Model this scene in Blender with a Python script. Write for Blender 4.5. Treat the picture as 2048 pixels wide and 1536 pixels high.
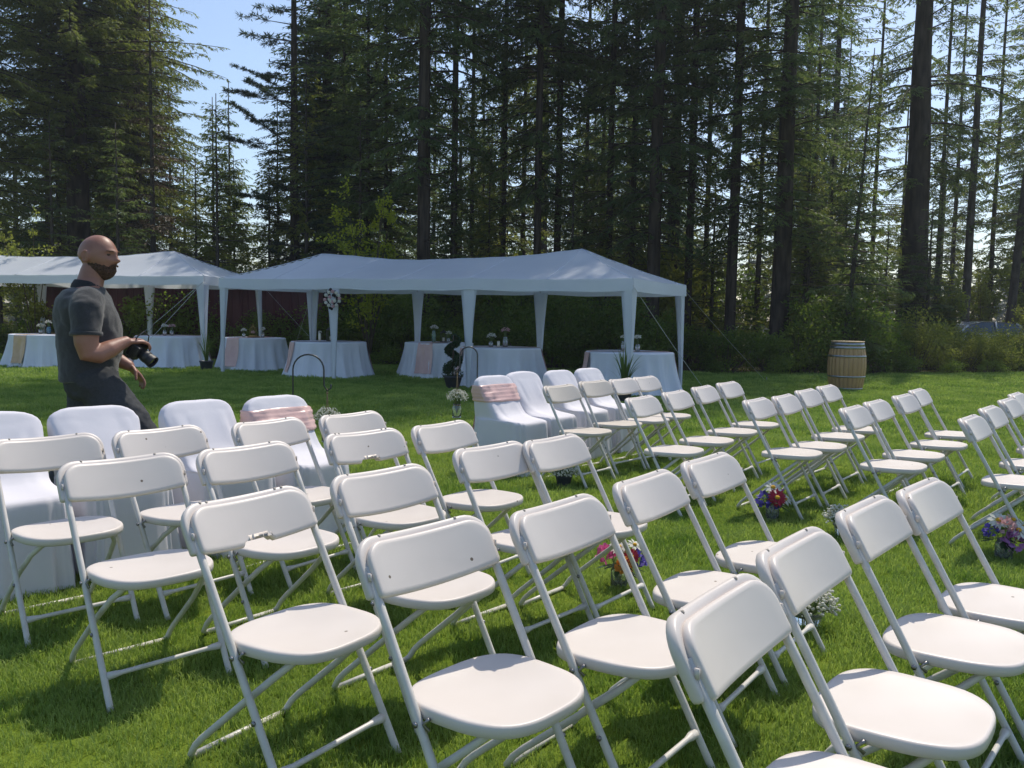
import bpy, math, random
import numpy as np
from mathutils import Vector, Matrix

PI = math.pi
scene = bpy.context.scene
for o in list(bpy.data.objects):
    bpy.data.objects.remove(o)
COL = scene.collection

# ------------------------------------------------------------------ camera
F_PX, PITCH, ROLL, CAM_H = 1690.9, 0.07955, 0.01688, 1.3526      # measured on the 2048 x 1536 photograph
cam_data = bpy.data.cameras.new('camera')
cam = bpy.data.objects.new('camera', cam_data)
COL.objects.link(cam)
cam_data.sensor_fit = 'HORIZONTAL'
cam_data.sensor_width = 36.0
cam_data.lens = 36.0 * F_PX / 2048.0
cam_data.clip_start = 0.05
cam_data.clip_end = 2000.0
_R = Vector((1, 0, 0))
_U = Vector((0, math.sin(PITCH), math.cos(PITCH)))
_F = Vector((0, math.cos(PITCH), -math.sin(PITCH)))
_r = _R * math.cos(ROLL) + _U * math.sin(ROLL)
_u = _U * math.cos(ROLL) - _R * math.sin(ROLL)
cam.matrix_world = Matrix(((_r.x, _u.x, -_F.x, 0), (_r.y, _u.y, -_F.y, 0), (_r.z, _u.z, -_F.z, CAM_H), (0, 0, 0, 1)))
scene.camera = cam
scene.render.engine = 'CYCLES'
scene.cycles.max_bounces = 6
scene.cycles.diffuse_bounces = 3
scene.cycles.glossy_bounces = 2
scene.cycles.transmission_bounces = 5
scene.cycles.transparent_max_bounces = 4
scene.render.resolution_x, scene.render.resolution_y = 1024, 768

# ------------------------------------------------------------------ sky, sun, exposure
SUN_AZ, SUN_EL = math.radians(25.0), math.radians(58.0)   # azimuth to the right of the view axis, beyond the trees
world = bpy.data.worlds.new('World')
scene.world = world
world.use_nodes = True
wn = world.node_tree
bg = wn.nodes['Background']
sky = wn.nodes.new('ShaderNodeTexSky')
sky.sky_type = 'NISHITA'
sky.sun_disc = False
sky.sun_elevation = SUN_EL
sky.sun_rotation = SUN_AZ
sky.air_density = 1.0
sky.dust_density = 1.2
sky.ozone_density = 2.4
wn.links.new(sky.outputs[0], bg.inputs[0])
bg.inputs[1].default_value = 0.145
sun_data = bpy.data.lights.new('sun', 'SUN')
sun_data.energy = 3.5
sun_data.angle = math.radians(0.53)
sun_data.color = (1.0, 0.925, 0.80)
sun = bpy.data.objects.new('sun', sun_data)
COL.objects.link(sun)
SUN_DIR = Vector((math.sin(SUN_AZ) * math.cos(SUN_EL), math.cos(SUN_AZ) * math.cos(SUN_EL), math.sin(SUN_EL)))
sun.rotation_euler = SUN_DIR.to_track_quat('Z', 'Y').to_euler()
sun.location = (0, 0, 40)
vs = scene.view_settings
vs.view_transform = 'Standard'
vs.look = 'None'
vs.exposure = 0.24
vs.gamma = 1.0
vs.use_curve_mapping = False


# ------------------------------------------------------------------ pixel helpers (directions only; distance from what is touched)
def ray(px, py):
    X, Y = px - 1024.0, py - 768.0
    x = (X * math.cos(ROLL) + Y * math.sin(ROLL)) / F_PX
    y = (-X * math.sin(ROLL) + Y * math.cos(ROLL)) / F_PX
    return Vector((x, math.cos(PITCH) - y * math.sin(PITCH), -math.sin(PITCH) - y * math.cos(PITCH)))


def onz(px, py, z=0.0):
    r = ray(px, py)
    return r * ((z - CAM_H) / r.z) + Vector((0, 0, CAM_H))


def atd(px, py, d):
    r = ray(px, py)
    return r * (d / r.y) + Vector((0, 0, CAM_H))


# ------------------------------------------------------------------ mesh helpers
class MB:
    def __init__(self):
        self.v, self.f, self.m = [], [], []

    def add(self, vs_, fs_, mi=0):
        o = len(self.v)
        self.v.extend([tuple(p) for p in vs_])
        self.f.extend([tuple(i + o for i in f) for f in fs_])
        self.m.extend([mi] * len(fs_))

    def box(self, c, s, rot=0.0, mi=0):
        cx, cy, cz = c
        hx, hy, hz = s[0] / 2, s[1] / 2, s[2] / 2
        cr, sr = math.cos(rot), math.sin(rot)
        P = []
        for x, y, z in ((-1, -1, -1), (1, -1, -1), (1, 1, -1), (-1, 1, -1), (-1, -1, 1), (1, -1, 1), (1, 1, 1), (-1, 1, 1)):
            a, b = x * hx, y * hy
            P.append((cx + a * cr - b * sr, cy + a * sr + b * cr, cz + z * hz))
        self.add(P, [(0, 3, 2, 1), (4, 5, 6, 7), (0, 1, 5, 4), (1, 2, 6, 5), (2, 3, 7, 6), (3, 0, 4, 7)], mi)

    def tube(self, pts, rad, n=8, cap=True, mi=0, flat=None):
        pts = [Vector(p) for p in pts]
        if not hasattr(rad, '__len__'):
            rad = [rad] * len(pts)
        T = []
        for i in range(len(pts)):
            a = pts[max(i - 1, 0)]
            b = pts[min(i + 1, len(pts) - 1)]
            T.append((b - a).normalized())
        ref = Vector((0, 0, 1)) if abs(T[0].z) < 0.9 else Vector((1, 0, 0))
        nrm = (ref - T[0] * ref.dot(T[0])).normalized()
        V, Fc = [], []
        for i, p in enumerate(pts):
            nrm = (nrm - T[i] * nrm.dot(T[i])).normalized()
            bn = T[i].cross(nrm)
            for k in range(n):
                a = 2 * PI * k / n
                fx = 1.0 if flat is None else flat[i]
                V.append(p + (nrm * math.cos(a) * fx + bn * math.sin(a)) * rad[i])
        for i in range(len(pts) - 1):
            for k in range(n):
                k2 = (k + 1) % n
                Fc.append((i * n + k, i * n + k2, (i + 1) * n + k2, (i + 1) * n + k))
        if cap:
            Fc.append(tuple(range(n - 1, -1, -1)))
            Fc.append(tuple((len(pts) - 1) * n + k for k in range(n)))
        self.add(V, Fc, mi)

    def lathe(self, prof, n=24, c=(0, 0, 0), mi=0, closed=True):
        V, Fc = [], []
        for r, z in prof:
            for k in range(n):
                a = 2 * PI * k / n
                V.append((c[0] + r * math.cos(a), c[1] + r * math.sin(a), c[2] + z))
        for i in range(len(prof) - 1):
            for k in range(n):
                k2 = (k + 1) % n
                Fc.append((i * n + k, i * n + k2, (i + 1) * n + k2, (i + 1) * n + k))
        if closed:
            Fc.append(tuple(range(n - 1, -1, -1)))
            Fc.append(tuple((len(prof) - 1) * n + k for k in range(n)))
        self.add(V, Fc, mi)

    def grid(self, G, loop=False, mi=0, flip=False, caps=False):
        nu, nv = len(G), len(G[0])
        V = [p for row in G for p in row]
        Fc = []
        for i in range(nu - 1):
            for j in range(nv if loop else nv - 1):
                j2 = (j + 1) % nv
                q = (i * nv + j, i * nv + j2, (i + 1) * nv + j2, (i + 1) * nv + j)
                Fc.append(q[::-1] if flip else q)
        if caps:
            a, b = tuple(range(nv - 1, -1, -1)), tuple((nu - 1) * nv + k for k in range(nv))
            Fc += [a[::-1], b[::-1]] if flip else [a, b]
        self.add(V, Fc, mi)

    def ball(self, c, r, nu=8, nv=6, mi=0):
        rx, ry, rz = r if hasattr(r, '__len__') else (r, r, r)
        V = [(c[0], c[1], c[2] - rz)]
        for i in range(1, nv):
            a = -PI / 2 + PI * i / nv
            for k in range(nu):
                b = 2 * PI * k / nu
                V.append((c[0] + rx * math.cos(a) * math.cos(b), c[1] + ry * math.cos(a) * math.sin(b), c[2] + rz * math.sin(a)))
        V.append((c[0], c[1], c[2] + rz))
        Fc = []
        for k in range(nu):
            k2 = (k + 1) % nu
            Fc.append((0, 1 + k2, 1 + k))
            for i in range(nv - 2):
                Fc.append((1 + i * nu + k, 1 + i * nu + k2, 1 + (i + 1) * nu + k2, 1 + (i + 1) * nu + k))
            Fc.append((1 + (nv - 2) * nu + k, 1 + (nv - 2) * nu + k2, len(V) - 1))
        self.add(V, Fc, mi)

    def mesh(self, name, mats, smooth=True):
        me = bpy.data.meshes.new(name)
        me.from_pydata(self.v, [], self.f)
        if not isinstance(mats, (list, tuple)):
            mats = [mats]
        for m in mats:
            me.materials.append(m)
        if len(mats) > 1:
            me.polygons.foreach_set('material_index', self.m)
        me.polygons.foreach_set('use_smooth', [smooth] * len(me.polygons))
        me.update()
        return me

    def build(self, name, mats, parent=None, smooth=True, loc=None, rotz=0.0):
        return link(name, self.mesh(name, mats, smooth), parent, loc, rotz)


def np_mesh(name, V, quads, mats, smooth=False):
    me = bpy.data.meshes.new(name)
    V = np.asarray(V, np.float32)
    Q = np.asarray(quads, np.int32)
    me.vertices.add(len(V))
    me.vertices.foreach_set('co', V.ravel())
    k = Q.shape[1]
    me.loops.add(Q.size)
    me.loops.foreach_set('vertex_index', Q.ravel())
    me.polygons.add(len(Q))
    me.polygons.foreach_set('loop_start', np.arange(len(Q), dtype=np.int32) * k)
    me.polygons.foreach_set('use_smooth', np.full(len(Q), smooth))
    for m in (mats if isinstance(mats, (list, tuple)) else [mats]):
        me.materials.append(m)
    me.update(calc_edges=True)
    return me


def leaf_quads(P, A, B, L, W, bow=None):
    """diamond leaves: base P, axis A, side B, length L, width W"""
    P, A, B = np.asarray(P), np.asarray(A), np.asarray(B)
    L = np.asarray(L).reshape(-1, 1) * np.ones((len(P), 1))
    W = np.asarray(W).reshape(-1, 1) * np.ones((len(P), 1))
    mid = P + A * L * 0.45
    tip = P + A * L
    if bow is not None:
        tip = tip + bow * L
    V = np.stack([P, mid + B * W * 0.5, tip, mid - B * W * 0.5], 1).reshape(-1, 3)
    Q = np.arange(len(P) * 4).reshape(-1, 4)
    return V, Q


def unit(a):
    a = np.asarray(a, float)
    return a / np.maximum(np.linalg.norm(a, axis=-1, keepdims=True), 1e-9)


def link(name, me, parent=None, loc=None, rotz=0.0):
    o = bpy.data.objects.new(name, me)
    COL.objects.link(o)
    if parent is not None:
        o.parent = parent
    if loc is not None:
        o.location = loc
    if rotz:
        o.rotation_euler = (0, 0, rotz)
    return o


def tag(o, label, cat, group=None, kind=None):
    if label:
        o['label'] = label
    if cat:
        o['category'] = cat
    if group:
        o['group'] = group
    if kind:
        o['kind'] = kind
    return o


def thing(name, label, cat, loc=(0, 0, 0), rotz=0.0, group=None, scale=None):
    o = bpy.data.objects.new(name, None)
    COL.objects.link(o)
    o.empty_display_size = 0.1
    o.location = loc
    o.rotation_euler = (0, 0, rotz)
    if scale is not None:
        o.scale = scale if hasattr(scale, '__len__') else (scale,) * 3
    return tag(o, label, cat, group)


# ------------------------------------------------------------------ materials
def new_mat(name):
    m = bpy.data.materials.new(name)
    m.use_nodes = True
    return m, m.node_tree.nodes, m.node_tree.links, m.node_tree.nodes['Principled BSDF']


def pm(name, c1, c2=None, scale=8.0, rough=0.6, bump=0.0, bscale=None, metal=0.0, spec=0.5, trans=0.0, stretch=None, detail=4.0, sheen=0.0, coat=0.0, transl=0.0):
    m, n, l, b = new_mat(name)
    b.inputs['Roughness'].default_value = rough
    b.inputs['Metallic'].default_value = metal
    b.inputs['Specular IOR Level'].default_value = spec
    b.inputs['Transmission Weight'].default_value = trans
    b.inputs['Sheen Weight'].default_value = sheen
    b.inputs['Coat Weight'].default_value = coat
    tc = n.new('ShaderNodeTexCoord')
    mp = n.new('ShaderNodeMapping')
    l.new(tc.outputs['Object'], mp.inputs[0])
    if stretch:
        mp.inputs['Scale'].default_value = stretch
    if c2 is None:
        c2 = tuple(c * 0.9 for c in c1)
    tx = n.new('ShaderNodeTexNoise')
    tx.inputs['Scale'].default_value = scale
    tx.inputs['Detail'].default_value = detail
    l.new(mp.outputs[0], tx.inputs['Vector'])
    cr = n.new('ShaderNodeValToRGB')
    cr.color_ramp.elements[0].position = 0.35
    cr.color_ramp.elements[1].position = 0.65
    cr.color_ramp.elements[0].color = (*c1, 1)
    cr.color_ramp.elements[1].color = (*c2, 1)
    l.new(tx.outputs[0], cr.inputs[0])
    l.new(cr.outputs[0], b.inputs['Base Color'])
    if bump:
        t2 = n.new('ShaderNodeTexNoise')
        t2.inputs['Scale'].default_value = bscale or scale * 4
        t2.inputs['Detail'].default_value = 6
        l.new(mp.outputs[0], t2.inputs['Vector'])
        bp = n.new('ShaderNodeBump')
        bp.inputs['Strength'].default_value = bump
        bp.inputs['Distance'].default_value = 0.02
        l.new(t2.outputs[0], bp.inputs['Height'])
        l.new(bp.outputs[0], b.inputs['Normal'])
    if transl:
        tr = n.new('ShaderNodeBsdfTranslucent')
        l.new(cr.outputs[0], tr.inputs[0])
        mx = n.new('ShaderNodeMixShader')
        mx.inputs[0].default_value = transl
        l.new(b.outputs[0], mx.inputs[1])
        l.new(tr.outputs[0], mx.inputs[2])
        l.new(mx.outputs[0], n['Material Output'].inputs[0])
    return m


def foliage(name, c1, c2, transl=0.35, tint=None, wscale=0.7, rough=0.55):
    """leaf material: colour varies from clump to clump (world noise) and from plant to plant"""
    m, n, l, b = new_mat(name)
    b.inputs['Roughness'].default_value = rough
    b.inputs['Specular IOR Level'].default_value = 0.3
    geo = n.new('ShaderNodeNewGeometry')
    tx = n.new('ShaderNodeTexNoise')
    tx.inputs['Scale'].default_value = wscale
    tx.inputs['Detail'].default_value = 5
    tx.inputs['Roughness'].default_value = 0.65
    l.new(geo.outputs['Position'], tx.inputs['Vector'])
    oi = n.new('ShaderNodeObjectInfo')
    ad = n.new('ShaderNodeMath')
    ad.operation = 'MULTIPLY_ADD'
    l.new(oi.outputs['Random'], ad.inputs[0])
    ad.inputs[1].default_value = 0.22
    l.new(tx.outputs[0], ad.inputs[2])
    ri = n.new('ShaderNodeMath')
    ri.operation = 'MULTIPLY_ADD'
    l.new(geo.outputs['Random Per Island'], ri.inputs[0])
    ri.inputs[1].default_value = 0.25
    l.new(ad.outputs[0], ri.inputs[2])
    cr = n.new('ShaderNodeValToRGB')
    cr.color_ramp.elements[0].position = 0.45
    cr.color_ramp.elements[1].position = 0.95
    cr.color_ramp.elements[0].color = (*c1, 1)
    cr.color_ramp.elements[1].color = (*c2, 1)
    l.new(ri.outputs[0], cr.inputs[0])
    l.new(cr.outputs[0], b.inputs['Base Color'])
    tr = n.new('ShaderNodeBsdfTranslucent')
    hs = n.new('ShaderNodeHueSaturation')
    hs.inputs['Value'].default_value = 1.25
    hs.inputs['Saturation'].default_value = 1.1
    l.new(cr.outputs[0], hs.inputs['Color'])
    l.new(hs.outputs[0], tr.inputs[0])
    mx = n.new('ShaderNodeMixShader')
    mx.inputs[0].default_value = transl
    l.new(b.outputs[0], mx.inputs[1])
    l.new(tr.outputs[0], mx.inputs[2])
    l.new(mx.outputs[0], n['Material Output'].inputs[0])
    return m


M = {}
M['plastic'] = pm('chair_plastic', (0.67, 0.61, 0.56), (0.635, 0.575, 0.525), scale=5, rough=0.42, bump=0.05, bscale=420)
M['plastic_aged'] = pm('chair_plastic_aged', (0.60, 0.54, 0.465), (0.56, 0.50, 0.425), scale=5, rough=0.45, bump=0.05, bscale=420)
M['tube'] = pm('chair_tube_paint', (0.66, 0.63, 0.58), (0.58, 0.555, 0.51), scale=26, rough=0.38, bump=0.03)


def add_specks(m, scale=11.0, size=0.055, dark=(0.16, 0.12, 0.08)):
    """a few specks of dirt lying on the plastic"""
    n, l = m.node_tree.nodes, m.node_tree.links
    b = n['Principled BSDF']
    src = b.inputs['Base Color'].links[0].from_socket
    tc = n.new('ShaderNodeTexCoord')
    oi = n.new('ShaderNodeObjectInfo')
    va = n.new('ShaderNodeVectorMath')
    va.operation = 'MULTIPLY_ADD'
    l.new(oi.outputs['Random'], va.inputs[0])
    va.inputs[1].default_value = (37, 53, 19)
    l.new(tc.outputs['Object'], va.inputs[2])
    vo = n.new('ShaderNodeTexVoronoi')
    vo.inputs['Scale'].default_value = scale
    l.new(va.outputs[0], vo.inputs['Vector'])
    lt = n.new('ShaderNodeMath')
    lt.operation = 'LESS_THAN'
    lt.inputs[1].default_value = size
    l.new(vo.outputs['Distance'], lt.inputs[0])
    sp = n.new('ShaderNodeSeparateColor')
    l.new(vo.outputs['Color'], sp.inputs[0])
    gt = n.new('ShaderNodeMath')
    gt.operation = 'GREATER_THAN'
    gt.inputs[1].default_value = 0.62
    l.new(sp.outputs[0], gt.inputs[0])
    mu = n.new('ShaderNodeMath')
    mu.operation = 'MULTIPLY'
    l.new(lt.outputs[0], mu.inputs[0])
    l.new(gt.outputs[0], mu.inputs[1])
    mx = n.new('ShaderNodeMix')
    mx.data_type = 'RGBA'
    l.new(mu.outputs[0], mx.inputs[0])
    l.new(src, mx.inputs[6])
    mx.inputs[7].default_value = (*dark, 1)
    l.new(mx.outputs[2], b.inputs['Base Color'])


add_specks(M['plastic'])
add_specks(M['plastic_aged'])
M['steel'] = pm('bolt_steel', (0.35, 0.35, 0.36), (0.22, 0.21, 0.21), scale=60, rough=0.4, metal=0.9)
M['slot'] = pm('rivet_dark', (0.34, 0.31, 0.27), (0.26, 0.23, 0.20), scale=40, rough=0.6)
M['cover'] = pm('chair_cover_cloth', (0.76, 0.745, 0.79), (0.72, 0.705, 0.755), scale=3, rough=0.75, bump=0.22, bscale=5, transl=0.12)
M['cloth'] = pm('table_cloth', (0.80, 0.82, 0.88), (0.76, 0.78, 0.85), scale=3, rough=0.8, bump=0.2, bscale=10, transl=0.10)
M['satin'] = pm('pink_satin', (0.70, 0.47, 0.42), (0.64, 0.40, 0.36), scale=6, rough=0.30, bump=0.3, bscale=9, spec=0.6)
M['satin_gold'] = pm('gold_satin', (0.62, 0.42, 0.24), (0.54, 0.35, 0.19), scale=6, rough=0.32, bump=0.3, bscale=9, spec=0.6)
M['tarp'] = pm('tent_fabric', (0.83, 0.87, 0.93), (0.79, 0.83, 0.90), scale=1.4, rough=0.4, bump=0.22, bscale=4.5, transl=0.38)
M['pole'] = pm('tent_pole_paint', (0.72, 0.72, 0.72), (0.62, 0.62, 0.62), scale=20, rough=0.4)
M['rope'] = pm('rope', (0.66, 0.66, 0.64), (0.5, 0.5, 0.48), scale=90, rough=0.9)
M['black'] = pm('black_iron', (0.018, 0.018, 0.02), (0.03, 0.03, 0.032), scale=30, rough=0.35, spec=0.6)
M['pot'] = pm('dark_pot', (0.03, 0.035, 0.05), (0.05, 0.055, 0.07), scale=12, rough=0.5)
M['bark'] = pm('bark', (0.030, 0.024, 0.020), (0.085, 0.066, 0.052), scale=7, rough=0.95, bump=1.0, bscale=11, stretch=(1, 1, 0.18), spec=0.1)
M['bark_grey'] = pm('bark_grey', (0.05, 0.042, 0.036), (0.11, 0.095, 0.08), scale=9, rough=0.95, bump=0.9, bscale=14, stretch=(1, 1, 0.2), spec=0.1)
M['twig'] = pm('twig', (0.07, 0.05, 0.035), (0.11, 0.085, 0.06), scale=12, rough=0.9)
M['fir'] = foliage('fir_needles', (0.062, 0.110, 0.040), (0.165, 0.210, 0.066), transl=0.55)
M['fir_olive'] = foliage('olive_fir_needles', (0.105, 0.145, 0.032), (0.260, 0.280, 0.072), transl=0.58)
M['fir_brown'] = foliage('browned_needles', (0.085, 0.060, 0.038), (0.13, 0.095, 0.055), transl=0.2)
M['pine'] = foliage('pine_needles', (0.030, 0.060, 0.036), (0.080, 0.115, 0.060))
M['shrub'] = foliage('shrub_leaves', (0.060, 0.110, 0.020), (0.190, 0.255, 0.050), transl=0.6)
M['shrub_light'] = foliage('light_shrub_leaves', (0.11, 0.145, 0.03), (0.27, 0.29, 0.068), transl=0.6)
M['shrub_yellow_sunlit'] = foliage('sunlit_yellow_green_leaves', (0.21, 0.27, 0.03), (0.42, 0.44, 0.06), transl=0.6)  # yellow-green leaf, coloured brighter to stand in for sun on a shaded sapling
M['topiary'] = foliage('topiary_leaves', (0.015, 0.045, 0.016), (0.035, 0.085, 0.028), transl=0.2)
M['reed'] = foliage('reed_leaves', (0.055, 0.105, 0.022), (0.14, 0.20, 0.055), transl=0.4)
M['grass'] = foliage('grass_blades', (0.090, 0.190, 0.024), (0.345, 0.435, 0.115), transl=0.45, wscale=1.3, rough=0.42)
M['white_petal'] = pm('white_petal', (0.82, 0.80, 0.74), (0.70, 0.70, 0.58), scale=60, rough=0.8, transl=0.3)
M['pink_petal'] = pm('pink_petal', (0.72, 0.16, 0.36), (0.62, 0.10, 0.30), scale=40, rough=0.7, transl=0.3)
M['lilac_petal'] = pm('lilac_petal', (0.50, 0.24, 0.50), (0.40, 0.15, 0.42), scale=40, rough=0.7, transl=0.3)
M['blush_petal'] = pm('blush_petal', (0.72, 0.48, 0.47), (0.60, 0.34, 0.35), scale=40, rough=0.7, transl=0.3)
M['orange_petal'] = pm('orange_petal', (0.80, 0.40, 0.10), (0.72, 0.28, 0.06), scale=40, rough=0.7, transl=0.3)
M['yellow'] = pm('flower_centre', (0.72, 0.42, 0.03), (0.55, 0.28, 0.02), scale=200, rough=0.9)
M['blue_petal'] = pm('blue_petal', (0.14, 0.11, 0.50), (0.10, 0.07, 0.38), scale=40, rough=0.7, transl=0.3)
M['red_petal'] = pm('red_petal', (0.48, 0.03, 0.06), (0.38, 0.02, 0.05), scale=40, rough=0.7, transl=0.3)
M['stem'] = pm('stem_green', (0.10, 0.17, 0.05), (0.14, 0.20, 0.07), scale=30, rough=0.7)
M['twine'] = pm('twine', (0.30, 0.21, 0.12), (0.22, 0.15, 0.08), scale=200, rough=0.95)
M['glass'] = pm('jar_glass', (0.93, 0.97, 0.96), (0.90, 0.95, 0.94), scale=3, rough=0.06, trans=0.92)
M['glass_green'] = pm('green_bottle_glass', (0.55, 0.78, 0.70), (0.50, 0.74, 0.66), scale=3, rough=0.06, trans=0.85)
M['glass_blue'] = pm('blue_jar_glass', (0.20, 0.42, 0.55), (0.16, 0.36, 0.5), scale=3, rough=0.08, trans=0.7)
M['water'] = pm('jar_water', (0.75, 0.82, 0.78), (0.72, 0.8, 0.75), scale=3, rough=0.1, trans=0.8)
M['gold'] = pm('brass', (0.62, 0.42, 0.14), (0.5, 0.33, 0.1), scale=30, rough=0.3, metal=0.9)
M['candle'] = pm('candle_wax', (0.78, 0.73, 0.60), (0.72, 0.66, 0.52), scale=20, rough=0.5)
M['woodslice'] = pm('wood_slice', (0.34, 0.20, 0.10), (0.22, 0.12, 0.06), scale=30, rough=0.8)
M['oak'] = pm('oak_stave', (0.47, 0.29, 0.13), (0.40, 0.235, 0.10), scale=3, rough=0.5, bump=0.12, bscale=26, stretch=(6, 6, 0.5))
M['oak_top'] = pm('oak_head', (0.56, 0.42, 0.24), (0.46, 0.32, 0.17), scale=5, rough=0.6, bump=0.2, bscale=22, stretch=(7, 0.6, 1))
M['hoop'] = pm('hoop_steel', (0.42, 0.43, 0.45), (0.26, 0.27, 0.29), scale=14, rough=0.32, metal=0.9, stretch=(1, 1, 6))
M['maroon'] = pm('maroon_siding', (0.085, 0.014, 0.022), (0.065, 0.010, 0.016), scale=3, rough=0.5, spec=0.4)
M['roof'] = pm('shed_roof', (0.07, 0.06, 0.06), (0.05, 0.045, 0.045), scale=3, rough=0.6)
M['soil'] = pm('lawn_soil', (0.100, 0.155, 0.016), (0.150, 0.200, 0.026), scale=1.6, rough=1.0, bump=0.8, bscale=60, spec=0.05, detail=9)
M['litter'] = pm('forest_litter', (0.055, 0.042, 0.024), (0.060, 0.070, 0.024), scale=0.9, rough=1.0, bump=1.0, bscale=9, spec=0.05, detail=8)
M['skin'] = pm('skin', (0.31, 0.150, 0.102), (0.265, 0.12, 0.08), scale=14, rough=0.48, bump=0.06, bscale=60)
M['beard'] = pm('beard_hair', (0.050, 0.027, 0.017), (0.135, 0.066, 0.038), scale=120, rough=0.8, bump=1.0, bscale=150)
M['shirt'] = pm('charcoal_knit', (0.022, 0.0235, 0.027), (0.036, 0.038, 0.042), scale=160, rough=0.9, bump=0.25, bscale=260, sheen=0.25)
M['collar'] = pm('black_rib', (0.014, 0.015, 0.018), (0.02, 0.021, 0.024), scale=120, rough=0.9)
M['trousers'] = pm('grey_twill', (0.026, 0.029, 0.034), (0.038, 0.041, 0.046), scale=90, rough=0.85, bump=0.4, bscale=16)
M['leather'] = pm('shoe_leather', (0.03, 0.02, 0.015), (0.04, 0.028, 0.02), scale=30, rough=0.45)
M['eye'] = pm('eye', (0.10, 0.07, 0.05), (0.06, 0.04, 0.03), scale=90, rough=0.15)
M['cam_black'] = pm('camera_body', (0.012, 0.012, 0.013), (0.02, 0.02, 0.022), scale=80, rough=0.45, bump=0.15, bscale=300)
M['lens'] = pm('lens_glass', (0.01, 0.012, 0.03), (0.02, 0.02, 0.05), scale=3, rough=0.03, coat=1.0)
M['carpaint'] = pm('silver_white_paint', (0.62, 0.63, 0.65), (0.58, 0.59, 0.61), scale=2, rough=0.25, coat=0.8)
M['carglass'] = pm('car_glass', (0.05, 0.07, 0.09), (0.04, 0.06, 0.08), scale=2, rough=0.06, spec=0.8)
M['rubber'] = pm('tyre_rubber', (0.02, 0.02, 0.02), (0.03, 0.03, 0.03), scale=30, rough=0.8)
M['taillight'] = pm('tail_light', (0.45, 0.02, 0.02), (0.38, 0.015, 0.015), scale=10, rough=0.2)
M['farwood'] = foliage('far_wood_leaves', (0.060, 0.080, 0.050), (0.12, 0.14, 0.085), transl=0.2, wscale=0.08)

# ================================================================== THE SETTING
EDGE = [(-60, 30), (-30, 27), (-14, 24.2), (-8, 23.2), (-4, 22.4), (0, 21.7), (4, 21.2), (6, 21.2), (9, 21.8), (13.9, 23.6), (20, 25.2), (34, 27), (60, 30)]


def edge_y(x):
    return float(np.interp(x, [p[0] for p in EDGE], [p[1] for p in EDGE]))


def build_ground():
    mb = MB()
    n = 40
    G = []
    for i in range(n + 1):
        row = []
        for j in range(n + 1):
            x, y = -500 + 1000 * i / n, -200 + 1000 * j / n
            row.append((x, y, -0.006))
        G.append(row)
    mb.grid(G, flip=True)
    tag(mb.build('forest_floor', M['litter']), None, None, kind='structure')
    mb = MB()
    xs = np.linspace(-60, 60, 121)
    G = []
    rng = np.random.default_rng(3)
    for x in xs:
        e = edge_y(x) + 0.35 * math.sin(x * 1.3) + 0.2 * math.sin(x * 3.1 + 1) + 0.12 * rng.normal()
        G.append([(x, y, 0.0) for y in np.linspace(-12, e, 30)])
    mb.grid(G, flip=True)
    tag(mb.build('lawn', M['soil']), None, None, kind='structure')


build_ground()


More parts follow.
